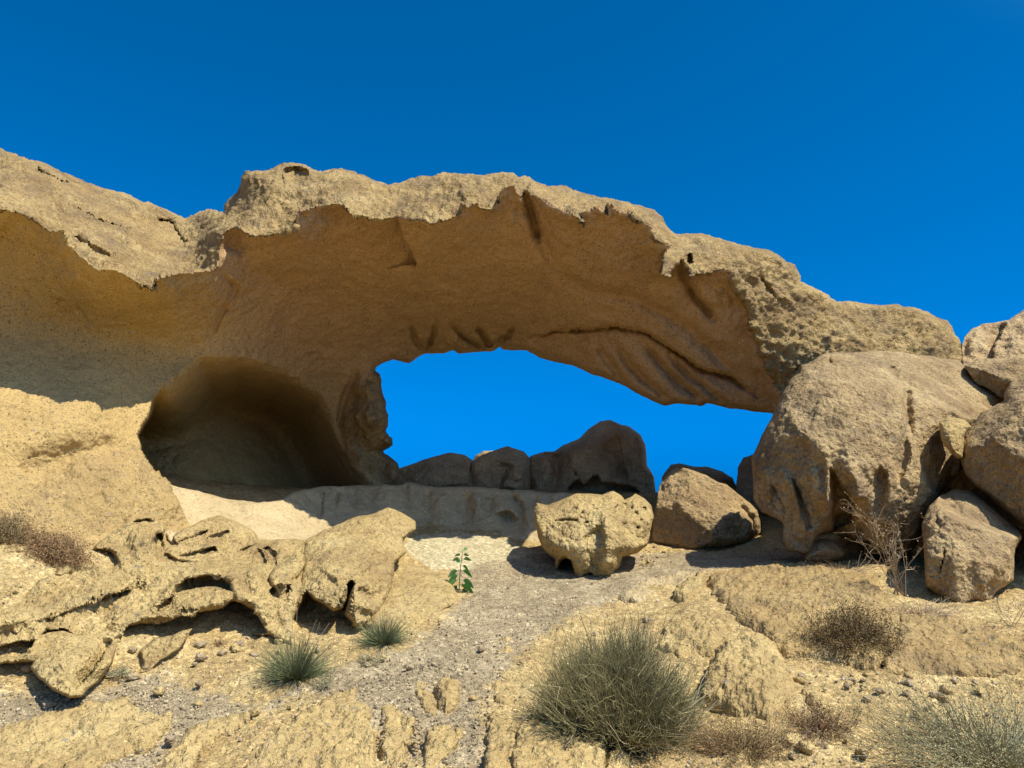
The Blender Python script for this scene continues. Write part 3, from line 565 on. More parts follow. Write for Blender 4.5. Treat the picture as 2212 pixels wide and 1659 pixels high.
# huge fluted boulder
A = [(1747,785),(1733,790),(1726,806),(1701,824),(1687,859),(1670,894),(1645,943),(1633,968),(1624,989),(1626,1024),(1628,1077),(1645,1105),(1687,1126),(1693,1135),(1690,1165),(1698,1188),(1740,1200),(1755,1192),(1762,1165),(1768,1156),(1800,1150),(1821,1163),(1850,1200),(1961,1200),(1982,1175),(1995,1130),(2030,1070),(2080,1010),(2130,960),(2170,880),(2162,845),(2123,831),(2088,796),(2070,778),(1961,763),(1900,758),(1824,761),(1786,761)]
boulder('huge brown boulder with fluted grooves down its face, propping the right end of the arch', A,
    [(1747,785,9.6),(1687,859,9.3),(1640,950,9.2),(1626,1030,9.1),(1645,1105,8.8),(1740,1150,8.3),(1695,1180,8.6),(1740,1195,8.5),(1824,761,9.9),(1961,763,10.0),(2088,796,10.1),(2160,850,9.8),(1800,850,8.8),(1780,950,8.35),(1780,1040,8.2),(1760,1100,8.2),(1900,850,8.8),(1900,950,8.3),(1900,1050,8.1),(1880,1120,8.3),(2000,850,9.0),(2000,950,8.5),(1980,1050,8.3),(1960,1150,8.5),(2080,900,9.1),(2060,1000,9.0),(1700,950,8.7),(1700,1050,8.5),(1850,1190,8.8),(1810,1150,8.9),(2100,960,9.4)],
    M['right'], step=2.6, edge=(24,0.35), thick=1.1, amp=(0.04,0.026,0.016,0.011), facets=6, fcap=0.22, jit=2.2, backw=100,
    folds=[([(1965,800),(1955,860),(1960,920),(1950,990),(1935,1060)], 12, 0.20, True), ([(1925,790),(1940,830)], 10, 0.2, True), ([(1700,890),(1760,960),(1790,1000)], 20, -0.10, True), ([(1690,1020),(1705,1045),(1730,1100),(1745,1140)], 9, -0.13, True), ([(1750,1010),(1772,1060),(1784,1110)], 20, -0.14, True), ([(1786,985),(1788,1030),(1788,1100)], 7, -0.12, True), ([(1830,1000),(1852,1045),(1858,1085)], 16, -0.2, True), ([(1655,1010),(1660,1050),(1690,1110)], 10, -0.08, True)],
    holes=[([(1662,1040),(1672,1045),(1690,1075),(1702,1095),(1700,1110),(1680,1108),(1662,1090)], 0.16, 0.05, 7),
           ([(1708,1030),(1716,1036),(1730,1065),(1748,1110),(1756,1140),(1740,1148),(1728,1110),(1714,1060)], 0.28, 0.12, 6),
           ([(1788,1000),(1802,1018),(1820,1045),(1845,1075),(1850,1100),(1845,1130),(1800,1150),(1790,1110),(1795,1060)], 0.6, 0.35, 14),
           ([(1872,1050),(1880,1022),(1900,1000),(1922,1018),(1928,1060),(1918,1100),(1900,1135),(1882,1120)], 0.20, 0.10, 26),
           ([(1790,768),(1800,780),(1795,790),(1782,788)], 0.15, 0.1, 5), ([(1765,1158),(1800,1148),(1880,1170),(1860,1215),(1765,1215)], 1.2, 1.2, 10)])
# upper right rocks
A = [(2076,800),(2078,745),(2084,726),(2099,710),(2123,700),(2179,691),(2197,679),(2240,650),(2400,600),(2400,820),(2200,830)]
boulder('dark rounded rock on the skyline in the upper right corner', A, plane_ctrl(A, 11.2, 1.2, 0.2), M['back'], step=3, edge=(35,0.6), thick=2, amp=(0.06,0.05,0.02,0.01), jit=2, folds=[([(2178,695),(2150,740),(2140,790)], 25, 0.3, False)])
A = [(2080,790),(2110,775),(2170,775),(2240,760),(2400,740),(2400,900),(2212,880),(2165,862),(2140,845),(2110,830)]
boulder('flat tan slab wedged beneath the dark skyline rock on the right', A, plane_ctrl(A, 9.4, 1.0, -0.2), M['right'], step=3, edge=(16,0.25), thick=1.5, amp=(0.05,0.04,0.02,0.01), jit=2)
A = [(2450,780),(2212,810),(2183,827),(2170,850),(2169,866),(2120,890),(2099,919),(2081,940),(2074,965),(2076,996),(2084,1024),(2110,1052),(2137,1074),(2212,1140),(2300,1200),(2450,1260)]
boulder('large rounded brown boulder leaning in from the right edge', A,
    [(2450,780,8.4),(2212,812,8.7),(2120,892,8.6),(2076,960,8.3),(2084,1024,8.0),(2137,1072,7.9),(2212,1138,7.8),(2450,1260,7.6),(2180,960,7.5),(2250,1000,7.2),(2350,1050,7.0),(2150,1030,7.7),(2212,880,7.9)],
    M['right'], step=2.6, edge=(30,0.45), thick=2.0, amp=(0.05,0.035,0.018,0.008), jit=1.8, rgh=0.85)
A = [(2028,912),(2046,901),(2084,906),(2099,921),(2083,945),(2080,990),(2070,992),(2058,982),(2032,950)]
boulder('small yellow wedge block jammed between the fluted boulder and the leaning boulder', A, plane_ctrl(A, 8.1, 0.3, -0.1), M['left'], cat='rock', name='wedge_rock', step=2, edge=(12,0.2), thick=0.6, amp=(0.02,0.02,0.01,0.005), facets=0, jit=1.2, folds=[([(2052,925),(2062,980)], 14, -0.1, True)])
A = [(2032,1070),(2060,1058),(2099,1059),(2137,1087),(2190,1130),(2208,1161),(2192,1186),(2190,1253),(2145,1285),(2134,1318),(2102,1330),(2049,1300),(2000,1270),(1996,1200),(1991,1130),(2007,1094)]
boulder('upright brown boulder with a dark slit hole at the lower right', A,
    [(2032,1070,7.9),(2099,1062,7.9),(2190,1135,7.6),(1995,1130,7.5),(1998,1230,7.2),(2049,1290,None,-0.05),(2110,1322,None,-0.1),(2060,1150,7.15),(2120,1180,7.0),(2100,1250,6.85),(2040,1220,7.1),(2185,1200,7.2),(2160,1280,7.0)],
    M['right'], step=2.2, edge=(24,0.35), thick=1.3, amp=(0.05,0.035,0.016,0.007), jit=1.8,
    holes=[([(2036,1185),(2046,1188),(2042,1220),(2034,1248),(2026,1240),(2032,1210)], 0.6, 0.5, 4), ([(2020,1100),(2040,1130),(2030,1160),(2010,1130)], 0.1, 0.05, 12)], bumps=[(2090,1110,40,30,0,0.1)])
A = [(1900,1000),(2100,850),(2500,800),(2600,1400),(2190,1345),(2150,1300),(1960,1215),(1860,1215)]
boulder('dark rock mass in the gap behind the boulders on the right', A, plane_ctrl(A, 9.6, 0.3, -0.6), M['back'], cat='rock', name='rock_mass', step=5, edge=(20,0.2), thick=1.5, amp=(0.08,0.05,0.02,0.01), jit=3)
A = [(1740,1200),(1742,1180),(1752,1170),(1775,1164),(1800,1166),(1820,1178),(1826,1195),(1822,1212),(1745,1212)]
boulder('small smooth rock tucked under the fluted boulder', A, plane_ctrl(A, 8.5, 0.2), M['right'], cat='rock', name='rock', step=2, edge=(18,0.3), thick=0.6, amp=(0.02,0.015,0.006,0.003), jit=0.8, rgh=0.5)

# ------------------------------------------------------------ left outcrop and fallen blocks
LA = (0.04,0.04,0.022,0.011)
# brown pocketed boulder with a hollow beneath it
A = [(661,1165),(703,1144),(740,1128),(778,1114),(810,1108),(839,1096),(867,1106),(898,1126),(899,1144),(878,1156),(870,1170),(878,1193),(853,1217),(848,1263),(832,1305),(800,1345),(775,1362),(747,1345),(735,1400),(615,1400),(622,1350),(645,1275),(652,1210)]
boulder('big yellow boulder with a dark hollow under its left side, beside the path', A,
    [(661,1165,8.3),(740,1130,8.9),(839,1098,9.3),(895,1130,9.1),(875,1190,8.2),(760,1180,7.9),(700,1220,7.2),(780,1240,7.0),(840,1230,7.6),(720,1290,6.55),(780,1310,6.5),(830,1300,7.1),(780,1355,6.5),(740,1350,6.5),(640,1390,None,0.0),(720,1395,None,0.0),(650,1270,6.9)],
    M['left'], step=2.2, edge=(14,0.2), thick=1.6, amp=LA, facets=0, jit=2.5, backw=60,
    holes=[([(661,1273),(680,1290),(700,1300),(722,1316),(735,1312),(744,1290),(748,1262),(762,1250),(768,1262),(758,1300),(750,1325),(765,1345),(735,1415),(600,1415),(622,1350)], 0.75, 0.30, 9),
           ([(868,1160),(900,1150),(905,1175),(872,1186)], 0.4, 0.3, 6)],
    folds=[([(690,1235),(720,1262),(770,1250),(840,1215)], 10, 0.1, True), ([(770,1270),(800,1290),(822,1280)], 10, 0.12, True), ([(780,1320),(805,1330)], 8, 0.12, True)])
A = [(838,1215),(881,1221),(937,1235),(966,1242),(978,1258),(984,1275),(993,1298),(975,1312),(958,1319),(916,1355),(862,1395),(800,1415),(770,1400),(768,1340),(820,1300)]
boulder('low yellow rock sloping down to the path behind the green seedling', A,
    [(840,1220,8.6),(900,1228,8.5),(966,1245,8.3),(990,1298,None,0.0),(950,1322,None,0.0),(900,1365,None,0.0),(860,1395,None,0.0),(790,1405,None,0.0),(860,1300,7.2),(920,1290,7.4),(820,1330,6.8)],
    M['left'], step=2.4, edge=(12,0.2), thick=1.0, amp=(0.03,0.03,0.014,0.006), facets=3, fcap=0.1, jit=2)
# outcrop with shell-shaped alcoves
A = [(-80,1190),(60,1200),(150,1205),(205,1180),(235,1150),(281,1122),(316,1114),(340,1122),(358,1142),(352,1165),(372,1175),(420,1160),(500,1150),(545,1160),(563,1166),(600,1164),(661,1165),(672,1230),(652,1275),(634,1340),(630,1394),(596,1380),(582,1372),(520,1372),(422,1393),(330,1418),(257,1420),(200,1420),(60,1430),(-80,1440)]
boulder('long yellow outcrop with shell-shaped alcoves at the left of the path', A,
    [(-80,1190,6.7),(60,1200,6.9),(150,1200,7.2),(240,1150,7.6),(316,1118,7.9),(352,1165,7.7),(450,1160,8.2),(545,1160,8.3),(661,1165,8.4),
     (-80,1300,6.0),(0,1300,6.1),(0,1400,5.6),(100,1400,5.65),(200,1410,5.75),(100,1300,6.2),(200,1250,6.6),(200,1330,6.2),(300,1200,7.1),(300,1280,6.55),(400,1240,6.95),(400,1310,6.35),(500,1240,7.0),(500,1300,6.5),(600,1230,7.3),(600,1300,6.75),(590,1370,6.35),(500,1372,6.25),(422,1393,6.1),(330,1418,5.95),(257,1420,5.85),(640,1280,6.8)],
    M['left'], step=2.3, edge=(8,0.15), thick=1.0, amp=(0.07,0.05,0.036,0.015), facets=0, jit=2.5, backw=60,
    holes=[([(318,1330),(345,1300),(372,1285),(376,1262),(400,1250),(450,1243),(480,1248),(500,1262),(514,1285),(500,1285),(470,1268),(440,1272),(418,1280),(395,1280),(378,1285),(370,1305),(345,1318)], 0.26, 0.02, 9),
           ([(262,1410),(258,1375),(275,1350),(300,1345),(345,1348),(370,1338),(400,1325),(450,1315),(480,1310),(500,1296),(520,1298),(545,1312),(562,1335),(580,1368),(500,1378),(415,1400),(330,1420)], 0.75, 0.35, 8),
           ([(170,1210),(185,1190),(215,1186),(243,1190),(256,1215),(240,1232),(218,1228),(190,1212)], 0.6, 0.25, 6),
           ([(281,1132),(292,1122),(318,1119),(336,1126),(334,1132),(312,1128),(295,1132)], 0.3, 0.05, 5),
           ([(328,1172),(335,1150),(352,1148),(356,1180),(340,1188)], 0.4, 0.3, 6),
           ([(548,1222),(550,1195),(560,1183),(572,1195),(580,1222),(565,1232)], 0.2, 0.02, 5),
           ([(566,1182),(580,1178),(596,1195),(600,1215),(606,1232),(590,1245),(582,1232),(580,1205)], 0.2, 0.02, 5),
           ([(580,1275),(592,1262),(632,1262),(628,1282),(600,1300),(585,1292)], 0.2, 0.02, 6),
           ([(-80,1400),(0,1395),(40,1385),(80,1382),(70,1410),(30,1425),(-80,1435)], 0.5, 0.3, 6)],
    folds=[([(0,1310),(60,1260),(100,1230),(150,1210)], 10, 0.15, False), ([(200,1300),(250,1285),(280,1268)], 8, 0.15, False), ([(85,1372),(100,1360),(140,1358),(165,1375)], 8, 0.15, False), ([(60,1350),(200,1300),(330,1250)], 30, 0.08, False), ([(310,1330),(368,1280),(400,1243),(450,1235),(505,1252),(525,1290)], 11, -0.13, True), ([(245,1372),(300,1336),(370,1328),(450,1305),(505,1285),(550,1303),(595,1370)], 12, -0.15, True), ([(160,1205),(190,1180),(225,1178),(255,1190),(268,1225)], 9, -0.1, True)],
    bumps=[(515,1330,18,16,0,0.35),(610,1262,26,18,-50,0.30),(120,1250,60,25,-25,0.2),(30,1340,60,18,-10,0.2),(250,1330,50,22,-20,0.15),(560,1270,22,50,-15,0.2),(310,1165,30,30,0,0.2),(220,1290,60,16,-20,0.15),(460,1222,60,14,-8,0.15)])
# layered rock above the outcrop
A = [(352,1196),(362,1180),(380,1176),(372,1160),(400,1140),(440,1122),(478,1112),(520,1130),(540,1140),(555,1158),(560,1175),(530,1185),(500,1205),(460,1212),(420,1218),(380,1212)]
boulder('layered yellow rock with overhanging lips on top of the outcrop', A, plane_ctrl(A, 7.45, 0.8, 0.6), M['left'], cat='rock', name='layered_rock', step=2, edge=(8,0.12), thick=0.7, amp=(0.02,0.035,0.02,0.009), facets=0, jit=2.5,
    holes=[([(385,1168),(420,1155),(450,1142),(448,1150),(420,1163),(390,1175)], 0.14, 0.02, 4), ([(450,1160),(490,1143),(500,1150),(470,1165)], 0.14, 0.02, 4), ([(385,1200),(420,1190),(465,1178),(470,1190),(440,1205),(400,1210)], 0.25, 0.06, 5)])
A = [(64,1441),(78,1415),(86,1375),(100,1362),(140,1360),(165,1370),(200,1368),(246,1374),(254,1395),(244,1434),(211,1475),(176,1505),(150,1508),(116,1492),(84,1466)]
boulder('tilted angular slab with a rough grey side at the left of the photo', A,
    [(64,1441,5.45),(86,1370,5.85),(170,1365,5.85),(246,1375,5.9),(150,1430,5.3),(200,1420,5.35),(180,1500,5.1),(120,1490,5.1),(240,1440,5.5),(215,1472,5.4)], M['left'], cat='rock', name='rock_slab', step=2.2, edge=(7,0.12), thick=0.5, amp=(0.02,0.025,0.013,0.006), facets=0, jit=2,
    folds=[([(246,1378),(225,1410),(200,1450),(160,1490)], 60, 0.3, True and False)])
A = [(299,1406),(334,1378),(369,1374),(395,1362),(416,1357),(405,1380),(387,1403),(345,1430),(327,1450),(297,1457),(308,1432)]
boulder('narrow yellow block leaning against the alcove floor', A, plane_ctrl(A, 5.65, 0.35), M['left'], cat='rock', name='leaning_rock', step=2, edge=(9,0.12), thick=0.35, amp=(0.015,0.015,0.01,0.005), facets=2, fcap=0.08, jit=1.5)

A = [(640,1192),(658,1198),(660,1222),(645,1246),(622,1266),(600,1277),(584,1266),(580,1244),(592,1226),(618,1210)]
boulder('rounded finger of yellow rock lying against the left side of the big yellow boulder', A, plane_ctrl(A, 6.75, 0.55, 0.2), M['left'], cat='rock', name='rock_finger', step=1.8, edge=(15,0.2), thick=0.4, facets=0, amp=(0.02,0.02,0.012,0.008), jit=1.5)
A = [(62,1218),(90,1205),(130,1200),(158,1212),(160,1236),(130,1250),(90,1248),(66,1238)]
boulder('low lump of pale rock below the rusty dry bush on the left', A, plane_ctrl(A, 6.45, 0.45), M['left'], cat='rock', name='rock', step=2, edge=(18,0.2), thick=0.4, facets=2, fcap=0.08, amp=(0.02,0.025,0.014,0.008), jit=2)
# ------------------------------------------------------------ slabs set into the slope
def sl(label, outline, h, mat='left', name='rock_slab', cat='rock slab', **k):
    o = slab(name, outline, h, M[mat], **k); tag(o, label, cat); return o
sl('wide pitted slab filling the bottom left corner', [(-80,1720),(-80,1585),(60,1560),(130,1538),(200,1522),(262,1515),(310,1535),(362,1552),(368,1568),(330,1605),(230,1640),(150,1720)], 0.07, w=22, step=3)
sl('narrow ridged slab rising from the bottom edge, left of the middle slab', [(330,1720),(360,1640),(400,1595),(450,1560),(500,1548),(541,1550),(540,1570),(480,1590),(430,1630),(400,1720)], 0.08, w=14)
sl('broad flat slab at the bottom edge with a crack full of pebbles on its right', [(470,1720),(560,1630),(600,1575),(660,1545),(720,1500),(770,1488),(776,1512),(800,1545),(812,1600),(815,1720)], 0.07, w=16)
sl('long yellow stone between two pebble-filled cracks at the bottom', [(820,1720),(822,1590),(826,1530),(850,1515),(872,1535),(896,1560),(888,1590),(870,1640),(862,1720)], 0.055, w=14, name='embedded_stone', cat='stone')
sl('flat-topped stone right of the pebble-filled cracks', [(905,1720),(915,1610),(925,1570),(960,1562),(990,1575),(985,1610),(950,1640),(945,1720)], 0.05, w=14, name='embedded_stone', cat='stone')
sl('small knob of rock perched on the flat-topped stone', [(975,1580),(980,1566),(998,1564),(1006,1576),(1002,1588),(985,1592)], 0.06, w=12, name='embedded_stone', cat='stone')
sl('round yellow stone in the middle of the gravel path', [(936,1498),(942,1480),(968,1472),(988,1484),(996,1505),(984,1524),(962,1534),(946,1520)], 0.08, w=16, name='embedded_stone', cat='stone')
sl('split yellow stone lying left of the round stone on the path', [(895,1478),(920,1466),(945,1472),(935,1490),(945,1520),(940,1540),(915,1530),(900,1505)], 0.03, w=7, name='embedded_stone', cat='stone')
sl('brownish block left of the brightest block at the bottom edge', [(1050,1720),(1048,1600),(1046,1560),(1070,1544),(1105,1548),(1128,1560),(1122,1600),(1125,1640),(1110,1720)], 0.07, w=14, name='rock_block', cat='rock')
sl('brightest pitted block at the bottom edge in front of the big bush', [(1100,1740),(1105,1640),(1118,1590),(1150,1568),(1178,1580),(1200,1570),(1250,1580),(1290,1570),(1306,1590),(1312,1630),(1300,1740)], 0.12, w=18, step=2.4, name='rock_block', cat='rock')
sl('pale knob in the corner right of the brightest block', [(1306,1740),(1308,1645),(1330,1626),(1360,1640),(1376,1740)], 0.08, w=16, name='rock_block', cat='rock')
sl('flat pale flagstone in the path left of the big bush', [(1060,1395),(1075,1375),(1108,1370),(1105,1390),(1108,1410),(1085,1408)], 0.035, w=8, name='flat_stone', cat='stone')
sl('faint sandy slab just right of the path below the flagstone', [(1052,1480),(1080,1450),(1130,1445),(1180,1460),(1190,1500),(1160,1530),(1080,1530)], 0.04, w=16)
sl('white streak of rock crossing the ground right of the pitted boulder', [(1325,1290),(1400,1250),(1470,1232),(1512,1232),(1505,1255),(1440,1275),(1380,1295)], 0.05, 'pale', w=10)
sl('yellow stepped block at the right end of the white streak', [(1450,1290),(1470,1265),(1510,1240),(1524,1250),(1520,1275),(1480,1298)], 0.10, w=8, name='rock_block', cat='rock')
sl('broad rough slab sloping up to the dry shrub on the right', [(1536,1280),(1520,1250),(1550,1240),(1631,1222),(1750,1214),(1873,1244),(1926,1294),(1950,1340),(1940,1400),(1891,1448),(1786,1425),(1690,1415),(1645,1375),(1585,1336),(1555,1310)], 0.09, 'arch', w=26, step=2.6, amp=(0,0.03,0.02,0.010))
sl('rough slab at the right edge below the upright boulder', [(1935,1330),(1990,1320),(2067,1340),(2212,1378),(2330,1400),(2330,1470),(2212,1440),(2120,1462),(1997,1458),(1900,1450),(1930,1400)], 0.08, 'arch', w=30, step=2.8, amp=(0,0.03,0.02,0.010))
sl('pale rounded mound immediately right of the big bush', [(1515,1515),(1530,1440),(1560,1410),(1592,1392),(1645,1385),(1682,1413),(1705,1455),(1724,1494),(1705,1532),(1663,1572),(1592,1555)], 0.16, 'left', w=40, step=2.6, name='rock_mound', cat='rock')
sl('low pale slab below the mound between the dry plants', [(1722,1500),(1786,1506),(1840,1525),(1893,1550),(1856,1572),(1814,1588),(1770,1560),(1740,1520)], 0.08, 'left', w=18)
sl('faint mound hidden behind the right side of the big bush', [(1420,1400),(1440,1350),(1500,1336),(1560,1345),(1575,1375),(1540,1415),(1470,1425)], 0.09, 'left', w=22, name='rock_mound', cat='rock')

# ------------------------------------------------------------ stones and gravel
def ico():
    import bmesh
    bm = bmesh.new(); bmesh.ops.create_icosphere(bm, subdivisions=3, radius=1); V = np.array([v.co[:] for v in bm.verts]); Fc = np.array([[v.index for v in f.verts] for f in bm.faces]); bm.free()
    bm = bmesh.new(); bmesh.ops.create_icosphere(bm, subdivisions=1, radius=1); v1 = np.array([v.co[:] for v in bm.verts]); f1 = np.array([[v.index for v in f.verts] for f in bm.faces]); bm.free()
    return V, Fc, v1, f1
IV, IF, JV, JF = ico()
def stone_mesh(seed, mat, sq=(1, 0.8, 0.6)):
    V = IV.copy(); r = 1+0.45*fbm(V*0.9+seed, 3)+0.06*fbm(V*4+seed, 3); V = V*r[:, None]
    for k in range(7):
        n = rng.normal(size=3); n /= np.linalg.norm(n); d = V@n; V -= np.outer(np.clip(d-0.72, 0, 9), n)
    return mesh_from('loose_stone', V*np.array(sq), IF, mat, {'rgh': np.full(len(V), 0.7)})
stones = [stone_mesh(k*3.7, M['stone'] if k % 3 else M['left']) for k in range(7)]
def put_stone(x, y, r, label, group=None, k=0, name='loose_stone'):
    p = gp(x, y); o = link(name, stones[k % 7], None, (p[0], p[1], p[2]+r*0.25)); o.scale = (r, r, r); o.rotation_euler = (0, 0, rng.uniform(0, 6))
    tag(o, label, 'stone', group)
put_stone(1712, 1172, 0.10, 'dark round stone at the foot of the fluted boulder', k=1)
put_stone(1714, 1610, 0.065, 'pale loose stone near the bottom right, left one of a touching pair', k=3)
put_stone(1742, 1621, 0.06, 'pale loose stone near the bottom right, right one of a touching pair', k=6)
put_stone(1400, 1345, 0.06, 'dark flat stone above the right side of the big bush', k=2)
put_stone(1022, 1497+15, 0.035, 'white chip of stone just below the round path stone', k=3)
put_stone(62, 1448, 0.06, 'grey stone beside the tilted angular slab', k=4)
for q in range(170):
    if q < 26: x, y = 1385+rng.uniform(0, 70)*rng.uniform(.3, 1), rng.uniform(1180, 1225)
    elif q < 40: x, y = rng.uniform(1610, 1700), rng.uniform(1165, 1190)
    else: x, y = rng.uniform(60, 2180), rng.uniform(1400 if rng.uniform() < .5 else 1260, 1650); x = x if y > 1400 else max(x, 950)
    D = gD(x, y)[0]
    put_stone(x, y, rng.uniform(0.010, 0.022) if q % 4 else rng.uniform(0.02, 0.045), 'small loose stone on the gravelly ground', 'small loose stones on the ground', q)
for q in range(44):
    if q % 3 == 0: x, y = rng.uniform(430, 620), rng.uniform(1388, 1425)
    elif q % 3 == 1: x, y = rng.uniform(1700, 2120), rng.uniform(1440, 1530)
    else: x, y = rng.uniform(40, 620), rng.uniform(1440, 1560)
    put_stone(x, y, rng.uniform(0.02, 0.05), 'fist-sized broken rock fragment lying at the edge of the outcrops', 'broken rock fragments below the outcrops', q*2)
for q in range(34):
    if q % 2: t = rng.uniform(0, 1); x, y = 826-6*t+rng.uniform(-5, 5)+6, 1535+85*t
    else: t = rng.uniform(0, 1); x, y = 905-12*t+rng.uniform(-7, 7), 1565+60*t
    put_stone(x, y, rng.uniform(0.012, 0.024), 'rounded pebble packed in a crack between the bottom slabs', 'pebbles in the cracks of the bottom slabs', q)
def scatter_gravel(n=26000):
    u = rng.uniform(-60, 2270, n); v = 1175+rng.uniform(0, 1, n)**0.75*520; D = gD(u, v); P = pt(u, v, D); g, p = masks(P)
    keep = (rng.uniform(0, 1, n) < 0.15+0.85*g) & (D < 12) & (p < 0.6); P = P[keep]; m = len(P)
    sz = rng.lognormal(-5.15, 0.42, m).clip(0.003, 0.022); R = rng.normal(size=(m, 3, 3))
    q = np.linalg.qr(R)[0]; V = np.einsum('nij,vj->nvi', q*rng.uniform(0.55, 1.1, (m, 1, 3)), JV)*sz[:, None, None]+P[:, None, :]
    V[:, :, 2] += (sz*0.3)[:, None]-0.004+0.045*fbm(P*np.array([1.4, 1.4, 0]), 4)[:, None]
    Fq = (JF[None]+len(JV)*np.arange(m)[:, None, None]).reshape(-1, 3)
    me = mesh_from('gravel', V.reshape(-1, 3), Fq, GM_, smooth=False); tag(link('gravel', me), 'fine pale and grey gravel strewn over the path', 'gravel', kind='stuff')
def gravel_mat():
    m = bpy.data.materials.new('gravel_grains'); m.use_nodes = True; N = m.node_tree.nodes; b = N['Principled BSDF']; b.inputs['Roughness'].default_value = 0.95
    g = N.new('ShaderNodeNewGeometry'); r = ramp(N, [(0, (0.13,0.10,0.068)), (0.25, (0.26,0.20,0.115)), (0.75, (0.43,0.34,0.195)), (1, (0.60,0.49,0.30))])
    m.node_tree.links.new(g.outputs['Random Per Island'], r.inputs[0]); m.node_tree.links.new(r.outputs[0], b.inputs['Base Color']); return m
GM_ = gravel_mat(); scatter_gravel()

# ------------------------------------------------------------ plants
class Strands:
    """thin three-sided tapering stems and small leaves gathered into one mesh"""
    def __init__(s): s.V = []; s.F = []; s.n = 0
    def tube(s, pts, r0, r1):
        pts = np.asarray(pts, float); k = len(pts); t = np.gradient(pts, axis=0); t /= np.linalg.norm(t, axis=1)[:, None]+1e-9
        ref = np.array([0.3, 0.9, 0.2]); a = np.cross(t, ref); a /= np.linalg.norm(a, axis=1)[:, None]+1e-9; b = np.cross(t, a)
        r = np.linspace(r0, r1, k)[:, None]; ring = [pts+r*(cos(q)*a+sin(q)*b) for q in (0, 2*pi/3, 4*pi/3)]
        s.V.append(np.stack(ring, 1).reshape(-1, 3)); o = s.n
        i = np.arange(k-1)[:, None]*3+o
        for c in range(3):
            s.F.append(np.concatenate([i+c, i+(c+1) % 3, i+3+(c+1) % 3, i+3+c], 1))
        s.n += 3*k
    def leaf(s, p, d, up, L, w):
        d = d/np.linalg.norm(d); sd = np.cross(d, up); sd /= np.linalg.norm(sd)+1e-9
        s.V.append(np.array([p, p+d*L*0.5+sd*w/2, p+d*L, p+d*L*0.5-sd*w/2])); s.F.append(np.array([[0, 1, 2, 3]])+s.n); s.n += 4
    def build(s, name, mat, parent=None, loc=None):
        V = np.vstack(s.V); V = V-(np.asarray(loc) if loc is not None else 0)
        return link(name, mesh_from(name, V, np.vstack(s.F), mat, smooth=False), parent, None if parent is not None and loc is None else (loc if parent is None else None))
def curve(p, d, L, k=6, grav=0.0, wob=0.1, up=0.0):
    pts = [np.array(p, float)]; d = np.array(d, float)
    for i in range(k):
        d = d+rng.normal(size=3)*wob+np.array([0, 0, up-grav*(i/k)]); d /= np.linalg.norm(d); pts.append(pts[-1]+d*L/k)
    return np.array(pts)
def base_empty(name, p, label, cat, group=None):
    o = link(name, None, None, p); tag(o, label, cat, group); return o
def hemi(zmin=0.0, fl=1.0):
    while True:
        v = rng.normal(size=3); v /= np.linalg.norm(v)
        if v[2] > zmin: v[2] *= fl; return v/np.linalg.norm(v)
def broom_bush(x, y, rad, hgt, n, mat, name, label, r=0.0016, sub=3):
    p = gp(x, y); root = base_empty(name, p, label, 'bush'); s = Strands()
    for i in range(n):
        d = hemi(0.02); b = p+np.array([d[0], d[1], 0])*rad*rng.uniform(0, 0.55)+np.array([0, 0, -0.02])
        L = np.array([d[0]*rad, d[1]*rad, d[2]*hgt]); ln = np.linalg.norm(L)*rng.uniform(0.55, 1.0)*(1+0.28*perlin(d[None]*2.3+5)[0])*(1.25 if rng.uniform() < .03 else 1)
        c = curve(b, d+np.array([0, 0, 0.15]), ln*0.85, 6, wob=0.10, up=0.06); s.tube(c-p, r*1.6, r*0.6)
        for q in range(sub):
            k = rng.integers(2, 6); e = curve(c[k], (c[k]-c[k-1])/np.linalg.norm(c[k]-c[k-1])+rng.normal(size=3)*0.5, ln*rng.uniform(.15, .35), 3, wob=0.15, up=0.05); s.tube(e-p, r, r*0.5)
    s.build('twigs', mat, root); s = Strands()
    for i in range(240):
        d = hemi(-0.02); ln = np.linalg.norm([d[0]*rad, d[1]*rad, d[2]*hgt])*rng.uniform(0.5, 1.25)
        c = curve(np.array([d[0], d[1], 0])*rad*rng.uniform(0.1, 0.7), d, ln*0.85, 7, wob=0.2, grav=0.05); s.tube(c, r*1.5, r*0.5)
    s.build('dead_twigs', M['dry'], root); return root
bush_p = (1335, 1585)
broom_bush(*bush_p, 0.47, 0.77, 3800, M['olive'], 'broom_bush', 'large round olive broom bush with fine upright twigs right of the path', r=0.0015, sub=4)
def tuft(x, y, rad, hgt, n, mat, label, name='grass_tuft', r=0.0018, stalks=6):
    p = gp(x, y); root = base_empty(name, p, label, 'tuft'); s = Strands()
    for i in range(n):
        d = hemi(0.05); L = np.linalg.norm([d[0]*rad, d[1]*rad, d[2]*hgt])*rng.uniform(0.5, 1.1)
        s.tube(curve(np.array([d[0], d[1], 0])*rad*0.15, d+np.array([0, 0, 0.1]), L, 5, wob=0.08, grav=0.05), r, r*0.4)
    s.build('blades', mat, root)
    if stalks:
        s = Strands()
        for i in range(stalks):
            d = hemi(0.5); s.tube(curve((0, 0, 0), d, hgt*rng.uniform(1.1, 1.6), 6, wob=0.06), r*0.8, r*0.5)
        s.build('dry_stalks', M['dry'], root)
tuft(638, 1466, 0.30, 0.34, 900, M['green'], 'spiky green grass tuft below the hollow of the big yellow boulder', stalks=14)
tuft(828, 1392, 0.24, 0.27, 650, M['green'], 'smaller green tuft at the foot of the low yellow rock', stalks=6)
